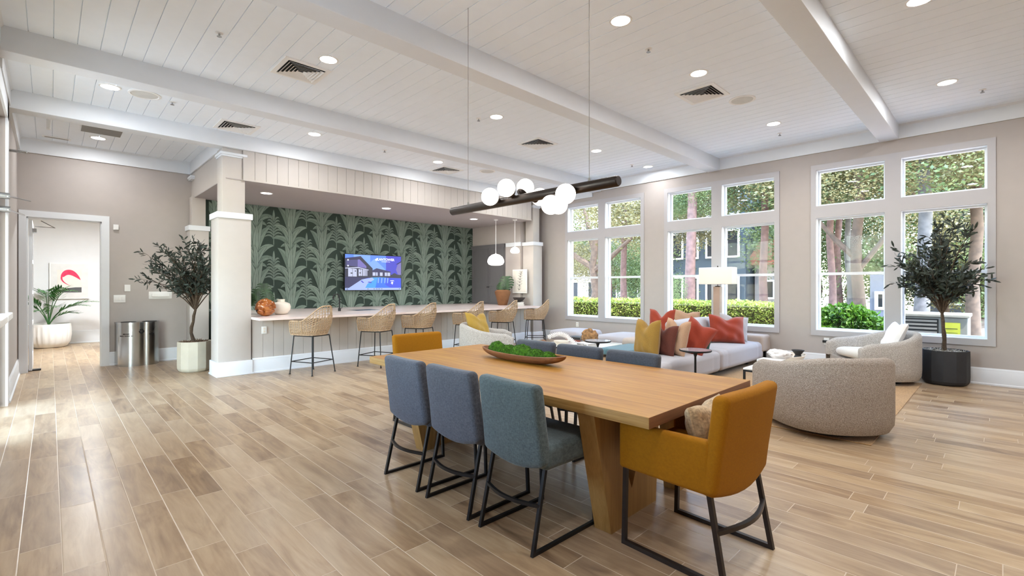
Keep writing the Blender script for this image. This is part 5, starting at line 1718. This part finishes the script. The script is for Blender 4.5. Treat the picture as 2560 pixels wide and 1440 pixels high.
# ---------------------------------------------------------------- outside
def leafmat(name, cols, scale=9):
    t_ = NT(name)
    t_.p(Base_Color=t_.ramp(t_.noise(scale, 4, .7), [(.25 + .5 * i / (len(cols) - 1), lin(c_)) for i, c_ in enumerate(cols)]), Roughness=.55)
    t_.b.inputs['Transmission Weight'].default_value = 0.0
    tl = t_.t.nodes.new('ShaderNodeBsdfTranslucent'); mx = t_.t.nodes.new('ShaderNodeMixShader'); mx.inputs[0].default_value = .3
    col = t_.b.inputs['Base Color'].links[0].from_socket
    t_.t.links.new(col, tl.inputs[0]); t_.t.links.new(t_.b.outputs[0], mx.inputs[1]); t_.t.links.new(tl.outputs[0], mx.inputs[2]); t_.t.links.new(mx.outputs[0], t_.out.inputs[0])
    return t_.m
M['hedge'] = leafmat('hedge_leaves', [(44, 58, 16), (104, 128, 40), (176, 188, 92), (190, 166, 128)], 7)
M['shrub'] = leafmat('shrub_leaves', [(26, 50, 12), (64, 104, 24), (118, 150, 56)], 6)
M['canopy'] = leafmat('canopy_leaves', [(38, 52, 28), (84, 102, 58), (140, 152, 100)], 1.2)
M['canopy2'] = leafmat('canopy_leaves_warm', [(52, 52, 30), (104, 98, 60), (160, 150, 104)], 1.2)
M['pine'] = plain('pine_bark', (100, 76, 70), .9, var=.3, scale=7, bump=.8, bscale=12)
M['oakbark'] = plain('oak_bark', (82, 66, 54), .9, var=.3, scale=7, bump=.8, bscale=12)
M['greybark'] = plain('grey_bark', (88, 84, 82), .9, var=.3, scale=7, bump=.8, bscale=12)
gt = NT('mulch_ground')
gt.p(Base_Color=gt.ramp(gt.noise(3.0, 6, .8), [(.3, lin((120, 98, 84))), (.5, lin((176, 150, 134))), (.7, lin((212, 192, 176)))]), Roughness=.95)
gt.bump(gt.noise(30, 4, .7), .8, .03)
struct(MB().box(9.45, 75, -45, 75, -.25, -.12).build('ground', gt.m, smooth=False))
struct(MB().box(-45, -.58, -45, 10.5, -.25, -.12).build('ground', plain('patio_concrete', (170, 168, 162), .9), smooth=False))
struct(MB().box(-.58, 9.45, -45, -3.75, -.25, -.12).build('ground', plain('patio_concrete_rear', (170, 168, 162), .9), smooth=False))

rh = random.Random(21)
def leaf_cloud(mb, n, pos, size, up=.4):
    for _ in range(n):
        p, nrm = pos()
        d = Vector((rh.gauss(0, 1), rh.gauss(0, 1), rh.gauss(up, .7))).normalized()
        s_ = size * rh.uniform(.6, 1.3)
        a = d.cross(Vector((rh.gauss(0, 1), rh.gauss(0, 1), rh.gauss(0, 1)))).normalized()
        mb.add([p, p + d * s_ * .5 + a * s_ * .28, p + d * s_, p + d * s_ * .5 - a * s_ * .28], [(0, 1, 2, 3)])
t = thing('clipped_hedge', 'long clipped green hedge running outside below the windows', 'hedge', (10.7, 0, -.12))
hm = MB()
HY0, HY1 = 2.75, 14.5
def hp():
    y = rh.uniform(HY0, HY1)
    top = 1.10 + .05 * noise.noise(Vector((y * 1.3, 0, 0))) + .03 * noise.noise(Vector((y * 6, 4, 0)))
    if rh.random() < .5:
        return Vector((rh.uniform(-.03, .06) + .04 * noise.noise(Vector((y * 3, 0, 5))), y, rh.uniform(.35, top))), None
    return Vector((rh.uniform(0, .8), y, top + rh.uniform(-.05, .03))), None
leaf_cloud(hm, 30000, hp, .048)
hm.build('foliage', M['hedge'], t, smooth=False)
MB().box(.06, .76, HY0 + .05, HY1 - .05, 0, 1.02).build('inner_branches', plain('hedge_core', (74, 72, 40), .95, var=.6, scale=20), t, smooth=False)
t = thing('leafy_shrub', 'bright green leafy shrub outside the nearest window, left pane', 'shrub', (10.85, 2.05, -.12))
hm = MB()
def sp_():
    a, p = rh.uniform(0, 2 * PI), math.acos(rh.uniform(-.2, 1))
    k = rh.uniform(.8, 1.02)
    return Vector((.42 * k * math.sin(p) * math.cos(a), .66 * k * math.sin(p) * math.sin(a), .42 + .70 * k * math.cos(p))), None
leaf_cloud(hm, 3200, sp_, .10)
hm.build('foliage', M['shrub'], t, smooth=False)
MB().sphere((0, 0, .40), .34, 16, 10, 1, 1.7, 1.5).build('inner_branches', plain('shrub_core', (44, 54, 22), .95, var=.6, scale=20), t)

def crown_mesh(n, seed, size, flat=.8):
    rh.seed(seed)
    mb = MB()
    cl = [(Vector((rh.uniform(-.75, .75), rh.uniform(-.75, .75), rh.uniform(-.6, .6) * flat)), rh.uniform(.28, .5)) for _ in range(16)]
    def cp_():
        c_, r_ = rh.choice(cl)
        q = Vector((rh.gauss(0, 1), rh.gauss(0, 1), rh.gauss(0, 1))).normalized() * r_ * rh.uniform(.65, 1.05)
        return c_ + q, None
    leaf_cloud(mb, n, cp_, size, .1)
    return mb
def tree(lab, x, y, h, r, bark, crowns=(), fork=None, lean=0.0, grp='trees beyond the hedge'):
    t = thing('garden_tree', lab, 'tree', (x, y, -.12), 0, grp)
    tk = MB()
    pts = [Vector((lean * k / 6 + .05 * math.sin(k * 1.3 + x), .06 * math.sin(k * 1.9 + y), h * k / 6)) for k in range(7)]
    tk.tube(pts, [r * (1.25 if k == 0 else 1.05 - .06 * k) for k in range(7)], 14)
    for (z0, dx, dy, dz, rr_) in (fork or ()):
        tk.tube([Vector((0, 0, z0)), Vector((dx * .4, dy * .4, z0 + dz * .35)), Vector((dx, dy, z0 + dz))], [rr_, rr_ * .8, rr_ * .45], 9)
    tk.build('trunk', M[bark], t)
    for (cx, cy, cz, sx_, sy_, sz_, mesh_, mt) in crowns:
        o = bpy.data.objects.new('foliage', CR[(mesh_, mt)])
        C.objects.link(o); o.parent = t; o.location = (cx, cy, cz); o.scale = (sx_, sy_, sz_); o.rotation_euler = (0, 0, (x * 3.7 + y) % 6.28)
    return t
CR = {}
for k in (0, 1):
    base = crown_mesh(20000, 40 + k, .034)
    for mt in ('canopy', 'canopy2'):
        me = bpy.data.meshes.new('foliage_%s' % mt)
        me.from_pydata([tuple(v) for v in base.v], [], base.f); me.materials.append(M[mt])
        CR[(k, mt)] = me
tree('gnarled oak with low forking limbs, seen through the window closest to the bar', 18.0, 13.1, 3.6, .20, 'oakbark', [(0, 0, 6.0, 4.0, 4.2, 3.2, 0, 'canopy2'), (-1.5, 2.2, 4.6, 2.6, 2.6, 1.6, 1, 'canopy')], [(2.3, -.3, 2.4, 1.6, .16), (2.2, .2, -2.0, 1.5, .15), (3.2, 0, .6, 2.0, .15)])
tree('tall straight pine in the right half of the window closest to the bar', 20.0, 12.8, 12, .145, 'pine', [(2, -1.6, 5.6, 3.0, 3.0, 3.0, 1, 'canopy2')])
tree('thin trunk left of the tall pine in the window closest to the bar', 24.0, 16.35, 9, .11, 'pine', [(0, 0, 6.6, 3.4, 3.4, 3.0, 0, 'canopy2')])
tree('thick straight pine in the left half of the middle window', 16.0, 7.54, 13, .165, 'pine', [(3.5, -2.6, 6.2, 3.0, 2.6, 2.8, 0, 'canopy')])
tree('scaly pine trunk in the right half of the middle window', 19.0, 6.15, 11, .135, 'pine', [(0, -.6, 5.9, 3.4, 3.6, 2.4, 1, 'canopy'), (-2, 1.6, 4.9, 1.6, 1.6, 1.2, 0, 'canopy')])
tree('straight trunk at the left of the nearest window', 18.0, 3.82, 9, .105, 'pine', [(0, .5, 6.3, 3.4, 3.4, 2.8, 0, 'canopy2')])
tree('slim trunk second from the left in the nearest window', 22.0, 4.42, 9, .12, 'pine', [(0, 0, 6.4, 3.4, 3.6, 2.6, 1, 'canopy')])
tree('slim pale trunk behind the forked tree in the nearest window', 20.0, 3.72, 8, .10, 'greybark')
tree('thick forked trunk with two spreading limbs in the nearest window', 16.0, 2.78, 5.5, .15, 'oakbark', [(-.5, -.8, 5.9, 3.4, 3.6, 2.6, 0, 'canopy2'), (-2, -1.5, 4.7, 2.0, 2.2, 1.4, 1, 'canopy2')], [(2.2, -.1, 1.3, 1.7, .085), (1.9, .1, -1.2, 2.0, .08)])
tree('grey trunk behind the potted olive tree, nearest window', 15.0, 1.32, 10, .14, 'greybark', [(1, -1.0, 5.6, 3.2, 3.2, 2.4, 1, 'canopy')])
tree('dark trunk at the right edge of the nearest window', 18.0, .52, 9, .14, 'oakbark', [(0, -1.5, 6.0, 3.6, 3.6, 2.8, 0, 'canopy')])
for i, (x, y, z, s_, m_, mt, lab) in enumerate(((30, 21, 5, 5, 0, 'canopy2', 'distant tree filling the left of the window closest to the bar'), (32, 16.5, 4.2, 4.6, 1, 'canopy', 'distant tree behind the tall pine'), (30, 9.4, 5.5, 4.6, 0, 'canopy', 'distant tree between the two halves of the middle window'),
                                           (30, 7.0, 4.0, 3.6, 1, 'canopy', 'distant tree behind the scaly pine'), (30, 4.5, 6.5, 5, 0, 'canopy2', 'distant tree behind the left trunks of the nearest window'), (30, 0.5, 5.5, 5, 1, 'canopy', 'distant tree behind the forked trunk'), (28, -4.5, 5, 5, 0, 'canopy', 'distant tree at the right of the nearest window'))):
    tree(lab, x, y, 4, .2, 'oakbark', [(0, 0, z, s_, s_, s_ * .8, m_, mt)], grp='distant trees')
for i, (x, y, z, s_, m_, mt, lab) in enumerate(((25, 4.7, 3.0, 3.4, 0, 'canopy', 'low bushy tree low behind the left trunks of the nearest window'), (26, 1.6, 3.0, 3.4, 1, 'canopy2', 'low bushy tree behind the shed'), (24, -1.4, 2.4, 3.0, 0, 'canopy', 'low bushy tree at the right of the nearest window'), (27, 15.2, 2.8, 3.2, 1, 'canopy', 'low bushy tree behind the hedge right of the tall pine'), (28, 19, 2.6, 2.4, 0, 'canopy2', 'low bushy tree in front of the white building'))):
    tree(lab, x, y, 1.6, .1, 'oakbark', [(0, 0, z, s_, s_, s_ * .9, m_, mt)], grp='low trees behind the hedge')
t = thing('leafy_shrub', 'light green feathery shrub left of the thick pine outside the middle window', 'shrub', (13.6, 7.25, -.12))
o = bpy.data.objects.new('foliage', CR[(1, 'canopy')]); C.objects.link(o); o.parent = t; o.location = (0, 0, 1.15); o.scale = (.5, .7, 1.15)
MB().tube([(0, 0, 0), (.05, 0, 1.2)], .03, 8).build('stem', M['oakbark'], t)

# buildings beyond
def house(lab, x, y0, y1, h, mat, wins, roof=None, name='apartment_building', wm='dark', depth=8, gd=None):
    t = thing(name, lab, 'building', (x, 0, -.12), 0)
    MB().box(0, depth, y0, y1, 0, h).build('wall', mat, t, smooth=False)
    if roof:
        MB().prism([(y0 - .4, h), (y1 + .4, h), ((y0 + y1) / 2 + (y1 - y0) * .2, h + roof[0]), ((y0 + y1) / 2 - (y1 - y0) * .2, h + roof[0])], lambda a, b_, d: (d, a, b_), -.4, depth + .3).build('roof', roof[1], t, smooth=False)
    for (y, z, w, hh) in wins:
        f_ = MB()
        f_.frame(-.08, 0, y, y + w, z, z + hh, .09)
        wf = f_.build('window', M['white'], t, smooth=False)
        MB().box(-.03, 0, y + .09, y + w - .09, z + .09, z + hh - .09).build('window_glass', M[wm], wf, smooth=False)
    return t
whitewall = plain('render_white', (150, 142, 138), .9)
bluewall = plain('siding_blue', (58, 68, 76), .8)
house('white building with dark windows beyond the trees, left window', 34, 19.8, 30, 4.2, whitewall, [(y, z, 1.0, 1.5) for y in (20.4, 22.4, 24.4, 26.4, 28.2) for z in (.4, 2.4)], (1.6, plain('roof_grey', (76, 72, 70), .9)))
house('slate blue apartment building with white framed windows, middle window', 26, 9.3, 13.6, 7.6, bluewall, [(y, z, .7, 1.5) for y in (9.6, 10.7, 11.8, 12.7) for z in (.5, 3.0, 5.3)], (1.4, plain('roof_slate', (60, 60, 64), .9)))
house('low pale building with salmon roof at the right of the middle window', 27, 7.7, 9.2, 2.6, whitewall, [(8.2, .8, .6, 1.0)], (1.3, plain('roof_salmon', (150, 92, 76), .9)), 'garden_house', depth=5)
house('small grey shed seen through the nearest window, left pane', 19.5, 2.50, 3.05, 1.85, plain('shed_grey', (100, 102, 112), .8), [(2.62, .7, .3, .6)], None, 'garden_shed', depth=3)
house('grey apartment building behind the potted olive tree', 30, -6, 2.5, 6.0, plain('siding_grey', (76, 78, 86), .8), [(y, z, .9, 1.4) for y in (-4.5, -2.4, -.2, 1.2) for z in (.6, 3.2)], (1.4, plain('roof_dark', (84, 82, 86), .9)))

# air-conditioning unit
t = thing('air_conditioner', 'outdoor air-conditioning unit with a yellow label outside the nearest window', 'air conditioner', (10.1, .36, -.12))
MB().rbox(0, .75, 0, .86, .0, .98, .02, 2).build('body', plain('unit_grey', (112, 114, 110), .6), t)
MB().rbox(-.02, .77, -.02, .88, .98, 1.03, .012, 2).build('top_cover', plain('unit_cream', (150, 148, 140), .6), t)
lv = MB()
for k in range(14): lv.box(-.012, 0, .36, .84, .12 + k * .06, .15 + k * .06)
lv.build('louvre', M['greyvent'], t, smooth=False)
MB().box(-.006, 0, .34, .86, .10, .95).build('grille_opening', M['dark'], t, smooth=False)
MB().box(-.014, -.006, .09, .30, .62, .90).build('yellow_label', plain('label_yellow', (176, 182, 60), .6), t, smooth=False)
MB().box(-.0155, -.014, .12, .27, .80, .81).box(-.0155, -.014, .12, .27, .74, .745).build('label_print', M['ink'], t, smooth=False)
